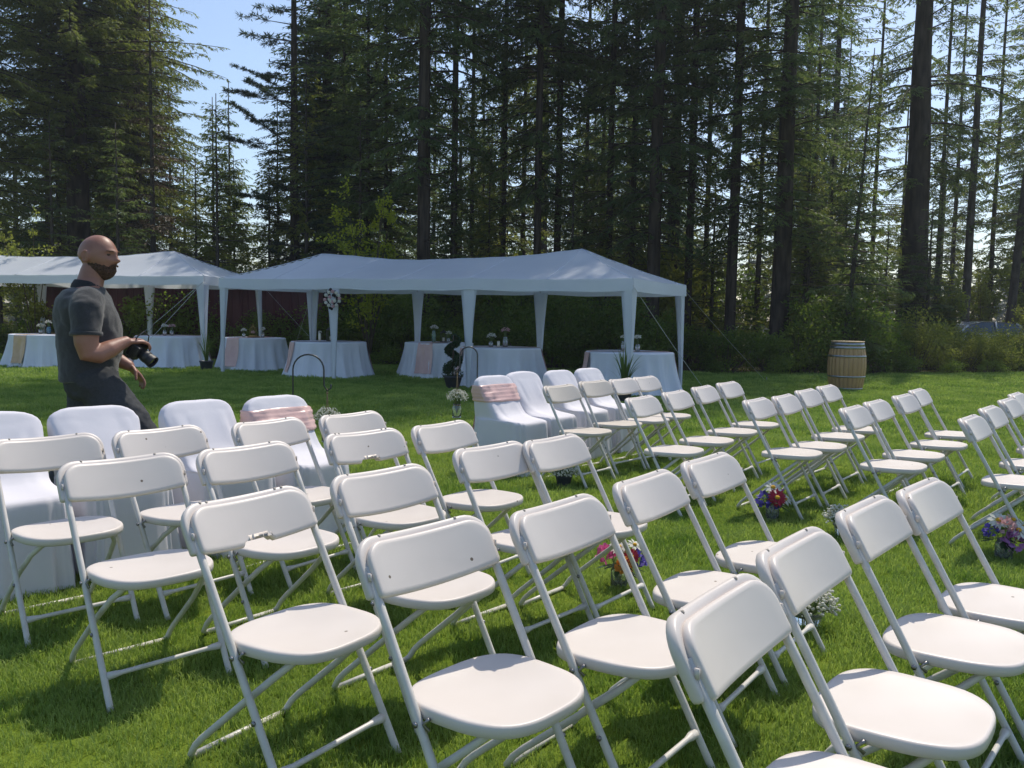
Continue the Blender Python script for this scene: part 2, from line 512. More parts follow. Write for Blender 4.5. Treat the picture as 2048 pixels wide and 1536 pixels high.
# ---- grass: tufts instanced over the lawn, one object
def scatter_object(name, mat_list, tufts, pts, var, sc, rz, label, cat):
    """tufts: list of (V, faces, material index); pts: (N,3)"""
    V, Fc, mi, flag = [], [], [], []
    for k, (tv, tf, tm) in enumerate(tufts):
        o = len(V)
        V += [tuple(p) for p in tv]
        Fc += [tuple(i + o for i in f) for f in tf]
        mi += [tm] * len(tf)
        flag += [k + 1] * len(tv)
    me = bpy.data.meshes.new(name)
    nt = len(V)
    allv = V + [tuple(p) for p in pts]
    me.from_pydata(allv, [], Fc)
    for m in mat_list:
        me.materials.append(m)
    me.polygons.foreach_set('material_index', mi)
    me.polygons.foreach_set('use_smooth', [True] * len(Fc))
    N = len(pts)

    def attr(nm, typ, head, tail):
        a = me.attributes.new(nm, typ, 'POINT')
        a.data.foreach_set('value', np.concatenate([np.asarray(head), np.asarray(tail)]).astype(np.int32 if typ == 'INT' else np.float32))
    attr('tuft', 'INT', flag, np.zeros(N))
    attr('var', 'INT', np.zeros(nt), np.asarray(var) + 1)
    attr('sc', 'FLOAT', np.ones(nt), sc)
    attr('rz', 'FLOAT', np.zeros(nt), rz)
    ng = bpy.data.node_groups.new(name + '_scatter', 'GeometryNodeTree')
    ng.interface.new_socket('Geometry', in_out='INPUT', socket_type='NodeSocketGeometry')
    ng.interface.new_socket('Geometry', in_out='OUTPUT', socket_type='NodeSocketGeometry')
    nd, lk = ng.nodes, ng.links
    gi, go = nd.new('NodeGroupInput'), nd.new('NodeGroupOutput')

    def named(nm, typ):
        a = nd.new('GeometryNodeInputNamedAttribute')
        a.data_type = typ
        a.inputs['Name'].default_value = nm
        return a.outputs['Attribute']

    def equal(sock, k):
        c = nd.new('FunctionNodeCompare')
        c.data_type = 'INT'
        c.operation = 'EQUAL'
        ins = [i for i in c.inputs if i.type == 'INT']
        lk.new(sock, ins[0])
        ins[1].default_value = k
        return c.outputs[0]

    def sep(k):
        s = nd.new('GeometryNodeSeparateGeometry')
        s.domain = 'POINT'
        lk.new(gi.outputs[0], s.inputs['Geometry'])
        lk.new(equal(named('tuft', 'INT'), k), s.inputs['Selection'])
        return s.outputs[0]
    points = sep(0)
    ce = nd.new('ShaderNodeCombineXYZ')
    lk.new(named('rz', 'FLOAT'), ce.inputs[2])
    jn = nd.new('GeometryNodeJoinGeometry')
    for k in range(1, len(tufts) + 1):
        ip = nd.new('GeometryNodeInstanceOnPoints')
        lk.new(points, ip.inputs['Points'])
        lk.new(equal(named('var', 'INT'), k), ip.inputs['Selection'])
        lk.new(sep(k), ip.inputs['Instance'])
        lk.new(ce.outputs[0], ip.inputs['Rotation'])
        lk.new(named('sc', 'FLOAT'), ip.inputs['Scale'])
        lk.new(ip.outputs[0], jn.inputs[0])
    lk.new(jn.outputs[0], go.inputs[0])
    o = link(name, me)
    md = o.modifiers.new('scatter', 'NODES')
    md.node_group = ng
    return tag(o, label, cat, kind='stuff')


def grass_tuft(seed, nb, rad, hmin, hmax, w):
    rng = random.Random(seed)
    V, Fc = [], []
    for i in range(nb):
        a, r = rng.uniform(0, 2 * PI), rad * math.sqrt(rng.random())
        x, y = r * math.cos(a), r * math.sin(a)
        d = rng.uniform(0, 2 * PI)
        lean = rng.uniform(0.1, 0.75)
        h = rng.uniform(hmin, hmax)
        ww = w * rng.uniform(0.7, 1.3)
        s = rng.uniform(0, PI)
        sx, sy = math.cos(s) * ww / 2, math.sin(s) * ww / 2
        dx, dy = math.cos(d) * lean * h, math.sin(d) * lean * h
        o = len(V)
        V += [(x - sx, y - sy, -0.005), (x + sx, y + sy, -0.005),
              (x + dx * 0.35 + sx * 0.8, y + dy * 0.35 + sy * 0.8, h * 0.6), (x + dx * 0.35 - sx * 0.8, y + dy * 0.35 - sy * 0.8, h * 0.6),
              (x + dx, y + dy, h * (1.0 - 0.25 * lean))]
        Fc += [(o, o + 1, o + 2, o + 3), (o + 3, o + 2, o + 4)]
    return V, Fc, 0


def build_grass():
    rng = np.random.default_rng(11)
    P, S, Vv = [], [], []

    def band(y0, y1, half, dens, smin, smax, variants):
        xm = half(y1)
        n = int((y1 - y0) * 2 * xm * dens)
        x = rng.uniform(-xm, xm, n)
        y = rng.uniform(y0, y1, n)
        k = (np.abs(x) < half((y)) ) & (y < np.array([edge_y(a) + 0.25 for a in x]))
        x, y = x[k], y[k]
        P.append(np.stack([x, y, np.zeros_like(x)], 1))
        S.append(rng.uniform(smin, smax, len(x)) * (0.85 + 0.3 * np.sin(x * 2.3 + 1.7 * np.sin(y * 1.9)) * np.sin(y * 2.7 + x)))
        Vv.append(rng.integers(variants[0], variants[1], len(x)))
    hw = lambda y: 0.72 * y + 1.6
    band(0.6, 3.2, hw, 1500, 0.75, 1.15, (0, 3))
    band(3.2, 6.0, hw, 1000, 0.8, 1.2, (0, 3))
    band(6.0, 10.0, hw, 420, 1.0, 1.5, (0, 3))
    band(10.0, 17.0, hw, 170, 0.9, 1.4, (3, 5))
    band(17.0, 27.0, hw, 75, 1.1, 1.7, (3, 5))
    pts = np.concatenate(P)
    tufts = [grass_tuft(1, 18, 0.040, 0.025, 0.052, 0.0038), grass_tuft(2, 17, 0.045, 0.020, 0.046, 0.0040), grass_tuft(3, 14, 0.035, 0.028, 0.060, 0.0032),
             grass_tuft(4, 26, 0.10, 0.03, 0.06, 0.0085), grass_tuft(5, 22, 0.11, 0.03, 0.065, 0.009)]
    scatter_object('grass', [M['grass']], tufts, pts, np.concatenate(Vv), np.concatenate(S), rng.uniform(0, 6.28, len(pts)),
                   'short sunlit green grass of the mown lawn', 'grass')


build_grass()


# ------------------------------------------------------------------ trees
def conifer(seed, H, clear, Lmax, r0, style='fir', whorl=0.29, per=(3, 5), sag=0.3, top_frac=0.12, dead=True, fine=14.0, mid=0.18, twig_gap=0.075, gap_prob=0.0, pw=0.9, low_gap=0.0):
    rng = np.random.default_rng(seed)
    wood = MB()
    nseg = 14
    wob = [(0.05 * r0 * math.sin(1.7 * i + seed), 0.05 * r0 * math.cos(1.3 * i + 2 * seed)) for i in range(nseg + 1)]
    wob[0] = (0, 0)
    tp, tr = [], []
    for i in range(nseg + 1):
        t = i / nseg
        z = H * t ** 1.25
        tp.append((wob[i][0], wob[i][1], z - (0.15 if i == 0 else 0)))
        tr.append(r0 * (1 - (0.93 * (z / H) ** 0.9 if H < 15 else 0.80 * (z / H) ** 1.05)) * (1.35 if i == 0 else 1.0) + 0.006)
    bole = MB()
    bole.tube(tp, tr, n=12)
    tz = [p[2] for p in tp]

    def axis(z):
        return np.array([np.interp(z, tz, [p[0] for p in tp]), np.interp(z, tz, [p[1] for p in tp]), z])
    LP, LA, LB, LL, LW = [], [], [], [], []
    z = clear
    while z < H - 0.2:
        q = (z - clear) / (H - clear)
        if q < mid:
            prof = 0.62 + 0.38 * q / mid
        else:
            prof = 1.0 - (1 - top_frac) * ((q - mid) / (1 - mid)) ** pw
        coarse = 1.0 if z < fine else 1.7
        for _ in range(rng.integers(per[0], per[1] + 1)):
            if rng.random() < (max(gap_prob, low_gap) if z < 12.5 else gap_prob):
                continue
            a = rng.uniform(0, 2 * PI)
            L = max(0.25, Lmax * prof * rng.uniform(0.62, 1.12))
            hd = np.array([math.cos(a), math.sin(a), 0])
            e = rng.uniform(-0.12, 0.12) + 0.35 * q
            sg = sag * rng.uniform(0.6, 1.3) * (1 - 0.6 * q)
            ts = np.linspace(0, 1, 6)
            b0 = axis(z + rng.uniform(-0.1, 0.1))
            side = np.array([-hd[1], hd[0], 0])
            curve = rng.uniform(-0.12, 0.12)
            pt = lambda t: b0 + hd * L * t + np.array([0, 0, 1]) * L * (e * t - sg * t * t) + side * curve * L * t * t
            wr = 0.011 + 0.009 * L
            wood.tube([pt(t) for t in ts[::1]], [wr * (1 - 0.9 * t) + 0.002 for t in ts], n=3, cap=False)
            if style == 'pine':
                nt = max(3, int(L / (0.10 * coarse)))
                t = rng.uniform(0.35, 1.0, nt)
                t[-1] = 1.0
                base = np.array([pt(k) for k in t])
                tl = rng.uniform(0.12, 0.5, nt) * (1.15 - t)
                d = unit(hd * 0.7 + side * rng.normal(0, 0.8, (nt, 1)) + np.array([0, 0, 1]) * rng.uniform(-0.1, 0.7, (nt, 1)))
                tip = base + d * tl[:, None]
                nn = 30 if coarse == 1 else 12
                for k in range(nt):
                    nd_ = unit(d[k] * 0.6 + rng.normal(0, 1, (nn, 3)) * 0.75)
                    LP.append(np.repeat(tip[k][None], nn, 0) - d[k] * rng.uniform(0, 0.14, (nn, 1)))
                    LA.append(nd_)
                    LB.append(unit(np.cross(nd_, rng.normal(0, 1, (nn, 3)))))
                    LL.append(rng.uniform(0.10, 0.19, nn) * coarse)
                    LW.append(np.full(nn, 0.022 * coarse))
            else:
                nt = max(3, int(L / (twig_gap * coarse)))
                t = np.linspace(0.12, 1.0, nt) + rng.uniform(-0.03, 0.03, nt)
                sgn = np.where(np.arange(nt) % 2 == 0, 1.0, -1.0)
                for k in range(nt):
                    tk = min(max(t[k], 0.05), 1.0)
                    base = pt(tk)
                    tang = unit(pt(min(tk + 0.05, 1.02)) - base + 1e-6)
                    tl = (0.16 + 0.52 * (1 - tk) * min(1.0, L / 2.6)) * rng.uniform(0.7, 1.25)
                    d = unit(tang * 0.75 + side * sgn[k] * rng.uniform(0.5, 1.0) + np.array([0, 0, -1]) * rng.uniform(0.0, 0.9) + rng.normal(0, 0.15, 3))
                    m = max(3, int(tl / (0.0235 * coarse)))
                    s = rng.uniform(0.1, 1.0, m)
                    P = base + d * (tl * s)[:, None]
                    lat = unit(np.cross(d, np.array([0, 0, 1.0])))
                    ax = unit(d * 0.7 + lat * (rng.choice([-1, 1], m) * rng.uniform(0.3, 0.9, m))[:, None] + rng.normal(0, 0.22, (m, 3)) - np.array([0, 0, 0.30]))
                    LP.append(P)
                    LA.append(ax)
                    LB.append(unit(np.cross(ax, rng.normal(0, 0.6, (m, 3)) + np.array([0, 0, 1.0]))))
                    LL.append(rng.uniform(0.085, 0.165, m) * coarse)
                    LW.append(rng.uniform(0.025, 0.041, m) * coarse)
        z += whorl * rng.uniform(0.6, 1.4) * (1 if z < fine else 1.3)
    if dead:
        zz = 1.0
        while zz < clear + 1.5:
            a = rng.uniform(0, 2 * PI)
            L = rng.uniform(0.5, 1.0) * min(Lmax * 0.75, 2.2)
            hd = np.array([math.cos(a), math.sin(a), 0])
            b0 = axis(zz)
            dr = rng.uniform(-0.05, 0.35)
            P = [b0 + hd * L * t - np.array([0, 0, 1]) * L * dr * t * t for t in (0, 0.35, 0.7, 1)]
            wood.tube(P, [0.016, 0.012, 0.008, 0.003], n=3, cap=False)
            for _ in range(5):
                t = rng.uniform(0.35, 0.95)
                b = b0 + hd * L * t - np.array([0, 0, 1]) * L * dr * t * t
                d = unit(hd * 0.6 + rng.normal(0, 0.6, 3))
                wood.tube([b, b + d * rng.uniform(0.2, 0.5)], [0.006, 0.002], n=3, cap=False)
            zz += rng.uniform(0.12, 0.4)
    V, Q = leaf_quads(np.concatenate(LP), np.concatenate(LA), np.concatenate(LB), np.concatenate(LL), np.concatenate(LW))
    return bole, wood, V, Q


TREE = {}


def tree_proto(key, leafmat, barkmat, **kw):
    bole, wood, V, Q = conifer(**kw)
    TREE[key] = (bole.mesh(key + '_trunk', M[barkmat]), wood.mesh(key + '_limbs', M[barkmat]), np_mesh(key + '_crown', V, Q, M[leafmat]), kw['H'], kw['r0'])


tree_proto('fir_a', 'fir', 'bark', seed=1, H=27, clear=4.6, Lmax=2.9, r0=0.30, top_frac=0.28, pw=1.5, low_gap=0.30, mid=0.3)
tree_proto('fir_b', 'fir', 'bark', seed=2, H=25, clear=3.6, Lmax=2.6, r0=0.24, whorl=0.34, sag=0.4, top_frac=0.28, pw=1.5, low_gap=0.30, mid=0.3)
tree_proto('fir_big', 'fir_olive', 'bark', seed=3, H=28, clear=6.2, Lmax=5.0, r0=0.34, whorl=0.26, per=(4, 6), sag=0.20, mid=0.25)
tree_proto('fir_veteran', 'fir', 'bark', seed=4, H=21, clear=6.4, Lmax=4.3, r0=0.42, whorl=0.46, sag=0.42, per=(2, 3), mid=0.25, pw=0.45, top_frac=0.03)
tree_proto('fir_skirt', 'fir_olive', 'bark', seed=15, H=26, clear=2.6, Lmax=3.9, r0=0.3, whorl=0.30, sag=0.36, mid=0.2)
tree_proto('pine', 'pine', 'bark', seed=5, H=24, clear=4.6, Lmax=3.6, r0=0.22, style='pine', whorl=0.62, per=(2, 4), sag=-0.08)
tree_proto('thin', 'fir', 'bark_grey', seed=6, H=20, clear=5.0, Lmax=1.7, r0=0.11, whorl=0.45, per=(2, 4), sag=0.3)
tree_proto('thin_b', 'fir_olive', 'bark_grey', seed=7, H=17, clear=2.6, Lmax=1.9, r0=0.10, whorl=0.48, per=(2, 4), sag=0.22, gap_prob=0.15)
tree_proto('young', 'fir', 'bark_grey', seed=8, H=8.5, clear=0.9, Lmax=1.75, r0=0.085, whorl=0.27, per=(3, 5), sag=0.18, mid=0.10, top_frac=0.08, dead=False)
tree_proto('young_b', 'fir_olive', 'bark_grey', seed=9, H=7.0, clear=0.5, Lmax=1.5, r0=0.07, whorl=0.26, per=(3, 5), sag=0.12, mid=0.08, top_frac=0.08, dead=False)
tree_proto('dying', 'fir_brown', 'bark_grey', seed=10, H=13, clear=1.4, Lmax=1.7, r0=0.10, whorl=0.38, per=(3, 4), sag=0.28, gap_prob=0.25)


def plant_tree(key, px, d, label, group=None, w_px=None, h=1.0, rot=None, lean=(0, 0), crown=1.0, name='conifer_tree', py=700, xy=None):
    tm, lm, cm, H, r0 = TREE[key]
    if xy is None:
        p = atd(px, py, d)
        xy = (p.x, d)
    if '%s' in label:
        label = label % where(*xy)
        group = group + ' ' + where(*xy)
    t = thing(name, label, 'tree', (xy[0], xy[1], -0.02), 0, group)
    random.seed(int(abs(xy[0] * 131 + xy[1] * 77)))
    rz = random.uniform(0, 2 * PI) if rot is None else rot
    t.rotation_euler = (lean[0], lean[1], rz) if lean == (0, 0) else (Matrix.Rotation(lean[1], 3, 'Y') @ Matrix.Rotation(lean[0], 3, 'X') @ Matrix.Rotation(rz, 3, 'Z')).to_euler()
    k = crown if w_px is None else (w_px * d / F_PX / 2) / (r0 * 0.9)
    link('trunk', tm, t).scale = (k, k, h)
    for nm, me_ in (('limb', lm), ('crown', cm)):
        c_ = link(nm, me_, t)
        c_.scale = (crown, crown, h)
        c_['kind'] = 'stuff'
    return t


WHERE = [(-9.5, 'behind the far half of the sunlit tent'), (-6.0, 'behind the near end of the sunlit tent'), (-3.3, 'behind the wreath end of the shaded tent'), (0.0, 'behind the middle of the shaded tent'), (3.2, 'behind the spiky-plant end of the shaded tent'), (6.2, 'between the shaded tent and the barrel'), (8.6, 'right behind the wine barrel'), (12.0, 'between the barrel and the biggest fir'), (99, 'beyond the biggest fir, towards the car')]


def where(x, y):
    q = x * 23.0 / y
    for lim, w in WHERE:
        if q < lim:
            return w


G_EDGE = 'tall conifers along the lawn edge'
G_POLE = 'slender pole conifers in the wood'
G_DEEP = 'conifers deeper in the wood'
G_YOUNG = 'young firs in the undergrowth'
# prominent trees, left to right
plant_tree('fir_skirt', -70, 28.0, 'dense olive-green fir with drooping boughs behind the end of the sunlit tent', w_px=20, rot=1.0)
plant_tree('fir_big', 163, 31.0, 'massive dark-trunked fir with long drooping boughs behind the bald photographer', w_px=42, rot=2.6, h=0.98)
plant_tree('fir_skirt', 105, 33.5, 'full olive-green fir between the two big-boughed firs', w_px=14, rot=4.0)
plant_tree('fir_skirt', 262, 35, 'full olive-green fir between massive fir and the half-dead conifer', w_px=12, rot=0.5, h=0.9)
plant_tree('dying', 310, 30.5, 'half-dead conifer with brown twiggy crown beside the massive fir', w_px=13)
plant_tree('thin_b', 285, 33, 'slim conifer standing close behind the half-dead brown conifer', w_px=12, h=1.05)
plant_tree('fir_a', 225, 37, 'tall fir standing in the gap behind the massive dark-trunked fir', h=0.9)
plant_tree('pine', 590, 30.0, 'tall pine with tufted boughs beside the open gap of sky', w_px=19, rot=2.2, h=0.72)
plant_tree('fir_a', 845, 24.0, 'straight dark fir trunk rising right behind the middle of the shaded tent', w_px=25, h=1.15)
plant_tree('fir_b', 1302, 24.3, 'dark fir with reddish bare trunk behind the end of the shaded tent', w_px=25, h=0.98)
plant_tree('fir_b', 1458, 24.6, 'dark fir between the shaded tent and the wine barrel', w_px=20, h=0.95)
plant_tree('fir_a', 1556, 23.6, 'thick fir whose bole stands behind the brush just beside the wine barrel', w_px=34, h=0.8)
plant_tree('young', 1688, 22.6, 'young dark fir with a thin leaning stem right behind the wine barrel', w_px=11, h=1.0, lean=(0, 0.05), name='young_fir')
plant_tree('fir_veteran', 1824, 30.0, 'biggest fir with a massive bare trunk at the open edge of the wood', w_px=50, lean=(0, -0.018))
plant_tree('thin', 2012, 31.0, 'leaning slim trunk beside the parked car', w_px=15, lean=(0, 0.05))
plant_tree('thin', 2050, 30.0, 'leaning dark trunk in front of the parked car', w_px=17, lean=(0, 0.06))
for px, d, w, key in ((640, 33, 11, 'fir_b'), (688, 32, 10, 'fir_b'), (770, 29, 9, 'fir_a'), (940, 30, 9, 'thin'), (1003, 28.5, 11, 'fir_b'), (1042, 31, 10, 'thin_b'), (1110, 27, 14, 'fir_a'),
                      (1165, 30, 9, 'thin_b'), (1258, 28, 12, 'fir_b'), (1372, 26.5, 15, 'fir_a'), (1405, 29, 10, 'thin'), (1510, 30, 10, 'thin_b'), (905, 26, 13, 'fir_b'), (1070, 25.6, 14, 'fir_a'), (1212, 26, 13, 'fir_b'), (735, 29, 10, 'fir_b')):
    plant_tree(key, px, d, 'straight dark conifer standing %s', G_POLE, w_px=w, h=0.62 if px < 800 else 1.06 + 0.05 * math.sin(px))
for px, d, w, key in ((1615, 31, 8, 'thin'), (1735, 33, 9, 'thin_b'), (1866, 34, 9, 'thin'), (1926, 31, 15, 'thin'), (1972, 35, 9, 'thin_b'), (1895, 45, 9, 'thin'), (2085, 33, 12, 'thin')):
    plant_tree(key, px, d, 'slim bare-stemmed conifer in the open wood beside the car', 'slim conifers in the open wood', w_px=w, h=1.0)
for px, d, key in ((1650, 40, 'fir_b'), (2035, 39, 'fir_b'), (2095, 46, 'fir_a')):
    plant_tree(key, px, d, 'feathery tall fir far back in the open wood, %s', 'feathery firs far back', h=0.8)
for px, d, key, h in ((430, 34, 'young', 1.15), (462, 38, 'young', 1.35), (395, 31, 'young_b', 1.0), (540, 32, 'young_b', 1.05), (905, 25.5, 'young', 0.75), (975, 26, 'young_b', 0.8), (1140, 25, 'young', 0.7),
                      (1215, 26, 'young_b', 0.8), (720, 27, 'young', 0.95), (1420, 27, 'young_b', 0.9), (1610, 26, 'young_b', 0.85), (1765, 24.6, 'young_b', 0.62), (1850, 27.5, 'young', 0.62), (240, 27, 'young', 0.85), (110, 28, 'young', 0.9), (345, 36, 'young', 1.3), (1650, 29, 'young', 1.0), (1180, 34, 'young', 1.3), (850, 33, 'young', 1.3), (1330, 33, 'young', 1.2)):
    plant_tree(key, px, d, 'bushy young fir %s', G_YOUNG, h=h, crown=0.75 + 0.35 * h, name='young_fir')
_rng = random.Random(5)
for i in range(58):
    d = _rng.uniform(31, 66)
    px = _rng.uniform(-150, 1560) if i % 5 else _rng.uniform(1560, 2200)
    if 330 < px < 640:
        continue
    key = _rng.choice(['fir_a', 'fir_b', 'thin', 'thin_b', 'fir_b']) if px < 1600 else _rng.choice(['thin', 'thin_b'])
    plant_tree(key, px, d, 'hazy background conifer deep in the wood, %s', G_DEEP, h=_rng.uniform(0.6, 0.85))


for i in range(24):
    d = _rng.uniform(26, 48)
    px = _rng.uniform(-60, 1700)
    key, h = _rng.choice(['young', 'young_b']), _rng.uniform(0.8, 1.5)
    plant_tree(key, px, d, 'young fir half hidden among trunks, %s', 'young firs among the trunks', h=h, crown=0.7 + 0.4 * h, name='young_fir')


# ---- far wood beyond the open trunks
def build_far_wood():
    rng = np.random.default_rng(8)
    P, A, B, L, W = [], [], [], [], []
    for i in range(760):
        d = rng.uniform(80, 150)
        x = rng.uniform(-0.9, 0.95) * d
        H = rng.uniform(7, 13) * (0.8 + 0.2 * math.sin(x * 0.07))
        n = 80
        q = rng.random(n) ** 0.7
        a = rng.uniform(0, 2 * PI, n)
        r = (1 - q) * H * 0.2 * rng.uniform(0.3, 1, n)
        pos = np.stack([x + r * np.cos(a), d + r * np.sin(a), q * H], 1)
        ax = unit(np.stack([np.cos(a), np.sin(a), rng.uniform(-1.6, 0.4, n)], 1))
        P.append(pos)
        A.append(ax)
        B.append(unit(rng.normal(0, 1, (n, 3))))
        L.append(rng.uniform(0.5, 1.1, n))
        W.append(rng.uniform(0.25, 0.5, n))
    V, Q = leaf_quads(np.concatenate(P), np.concatenate(A), np.concatenate(B), np.concatenate(L), np.concatenate(W))
    tag(link('far_wood', np_mesh('far_wood', V, Q, M['farwood'])), 'far-off wood showing grey-green between the open trunks', 'wood', kind='stuff')


build_far_wood()


# ---- shrubs
def shrub_proto(seed, R, H, nclump, nleaf, ll, mat):
    rng = np.random.default_rng(seed)
    stems = MB()
    P, A, B = [], [], []
    for c in range(nclump):
        a = rng.uniform(0, 2 * PI)
        r = R * math.sqrt(rng.random()) * 0.85
        zc = H * rng.uniform(0.18, 0.95) * (1 - 0.35 * (r / R) ** 2)
        ctr = np.array([r * math.cos(a), r * math.sin(a), zc])
        stems.tube([(ctr[0] * 0.15, ctr[1] * 0.15, -0.05), (ctr[0] * 0.6, ctr[1] * 0.6, zc * 0.5), tuple(ctr + np.array([0, 0, 0.08]))], [0.014, 0.009, 0.003], n=3, cap=False)
        cr = rng.uniform(0.16, 0.36) * (0.6 + 0.4 * H)
        n = int(nleaf / nclump * rng.uniform(0.6, 1.4))
        dv = unit(rng.normal(0, 1, (n, 3)))
        rad = cr * rng.random(n) ** 0.45
        P.append(np.maximum(ctr + dv * rad[:, None] * np.array([1, 1, 0.8]), [-9, -9, 0.02]))
        A.append(unit(dv + rng.normal(0, 0.7, (n, 3)) + np.array([0, 0, -0.1])))
        B.append(unit(rng.normal(0, 1, (n, 3))))
    P, A, B = np.concatenate(P), np.concatenate(A), np.concatenate(B)
    B = unit(np.cross(A, B))
    V, Q = leaf_quads(P, A, B, rng.uniform(0.7, 1.3, len(P)) * ll, rng.uniform(0.45, 0.65, len(P)) * ll)
    return stems.mesh('shrub_stems', M['twig']), np_mesh('shrub_foliage', V, Q, M[mat])


SH = [shrub_proto(21, 1.0, 1.3, 26, 3600, 0.075, 'shrub'), shrub_proto(22, 0.8, 1.0, 20, 2800, 0.065, 'shrub'), shrub_proto(23, 1.1, 1.7, 30, 4200, 0.085, 'shrub'),
      shrub_proto(24, 1.0, 1.9, 30, 3800, 0.080, 'shrub_light'), shrub_proto(25, 0.8, 1.1, 20, 2600, 0.060, 'shrub_light'), shrub_proto(26, 0.6, 0.55, 14, 1800, 0.055, 'shrub')]


def plant_shrub(k, x, y, s, label, group, zs=1.0):
    px = 1024 + F_PX * x / y
    if 1850 < px < 2150 and y < 31.5:                 # open view towards the parked car
        s, zs = min(s, 0.72), min(zs, 0.95)
    if '%s' in label:
        label = label % where(x, y)
        group = group + ' ' + where(x, y)
    t = thing('shrub', label, 'shrub', (x, y, 0), random.uniform(0, 6.28), group, (s, s, s * zs))
    link('stem', SH[k][0], t)
    link('foliage', SH[k][1], t)


random.seed(31)
x = -16.0
while x < 16.5:
    y = edge_y(x) + random.uniform(0.5, 1.3)
    s = random.uniform(0.75, 1.25)
    if x > 8.2:
        s *= 1.12
    k = random.choice([0, 1, 2, 2, 0]) if x < 11 else random.choice([3, 4, 3, 0])
    plant_shrub(k, x, y, s, 'leafy green shrub at the lawn edge %s' if k < 3 else 'pale yellow-green shrub in the brush towards the parked car', 'shrubs along the lawn edge' if k < 3 else 'pale shrubs by the car')
    x += random.uniform(0.85, 1.35) * (0.8 if x > -4 else 1.0)
for i in range(34):
    x = random.uniform(-18, 22)
    y = edge_y(x) + random.uniform(2.0, 8.0)
    k = random.choice([0, 2, 2, 1]) if x < 10 else random.choice([3, 3, 4, 2])
    plant_shrub(k, x, y, random.uniform(0.9, 1.5), 'shrub under the trees %s', 'shrubs under the trees', random.uniform(0.9, 1.3))
for i in range(22):
    d = random.uniform(26, 40)
    x = random.uniform(-0.34, 0.42) * d
    plant_shrub(random.choice([0, 2, 3]), x, d, random.uniform(1.4, 2.2), 'tall brush deeper under the trees %s', 'tall brush under the trees', random.uniform(0.9, 1.25))
for i in range(22):
    x = -14 + i * 1.36 + random.uniform(-0.4, 0.4)
    plant_shrub(5, x, edge_y(x) + random.uniform(0.05, 0.45), random.uniform(0.6, 1.0), 'low leafy plant at the lawn edge %s', 'low plants at the lawn edge')


# ---- yellow-green saplings; behind the tent, sunlight is put into the leaf colour
def sapling(px, d, H, nst, spread, mat, label, seed, ll=0.10, bushy=1.0):
    rng = np.random.default_rng(seed)
    p = atd(px, 650, d)
    t = thing('sapling', label, 'sapling', (p.x, d, 0))
    st = MB()
    P, A = [], []
    for s in range(nst):
        a = rng.uniform(0, 2 * PI)
        h = H * rng.uniform(0.6, 1.0)
        tip = np.array([math.cos(a) * spread * rng.uniform(0.3, 1), math.sin(a) * spread * rng.uniform(0.3, 1), h])
        pts = [tip * q ** np.array([1.3, 1.3, 1.0]) for q in np.linspace(0, 1, 6)]
        st.tube(pts, [0.022 * (1 - 0.85 * q) for q in np.linspace(0, 1, 6)], n=4, cap=False)
        nside = int(9 * bushy)
        for b in range(nside):
            q = rng.uniform(0.3, 1.0)
            base = tip * q ** np.array([1.3, 1.3, 1.0])
            dv = unit(rng.normal(0, 1, 3) + np.array([0, 0, 0.7]))
            L = rng.uniform(0.2, 0.6)
            st.tube([base, base + dv * L], [0.006, 0.002], n=3, cap=False)
            n = int(26 * bushy)
            P.append(base + dv * (rng.random(n) * L)[:, None] + rng.normal(0, 0.05, (n, 3)))
            A.append(unit(dv * 0.4 + rng.normal(0, 0.7, (n, 3))))
    P, A = np.concatenate(P), np.concatenate(A)
    B = unit(np.cross(A, rng.normal(0, 1, (len(P), 3))))
    V, Q = leaf_quads(P, A, B, rng.uniform(0.7, 1.2, len(P)) * ll, rng.uniform(0.5, 0.65, len(P)) * ll)
    st.build('stem', M['twig'], t)
    link('foliage', np_mesh('sapling_foliage', V, Q, M[mat]), t)


sapling(738, 22.6, 4.9, 13, 1.25, 'shrub_yellow_sunlit', 'bright yellow-green leafy sapling rising behind the shaded tent', 41)
sapling(70, 23.6, 3.9, 10, 1.6, 'shrub_light', 'light green leafy sapling at the far end of the sunlit tent', 42)
sapling(1885, 27.5, 2.7, 12, 0.75, 'shrub_light', 'pale yellow-green bushy sapling beside the biggest fir', 43, bushy=1.4)
sapling(2075, 25.0, 2.0, 10, 0.8, 'shrub_light', 'low pale sapling at one end of the parked car', 44, ll=0.08)
sapling(1962, 33.5, 4.6, 16, 1.5, 'shrub_light', 'tall pale yellow-green sapling behind the parked car', 45, bushy=1.4)
sapling(2045, 34.5, 4.0, 14, 1.4, 'shrub_light', 'rounded pale sapling behind the far end of the parked car', 46, bushy=1.4)
# ================================================================== FOLDING CHAIRS
TUBE_V, TUBE_H = 0.45, 0.785


def tv(z):
    return TUBE_V * (1 - z / TUBE_H)


ET = Vector((0, -TUBE_V, TUBE_H)).normalized()
EN = Vector((0, TUBE_H, TUBE_V)).normalized()


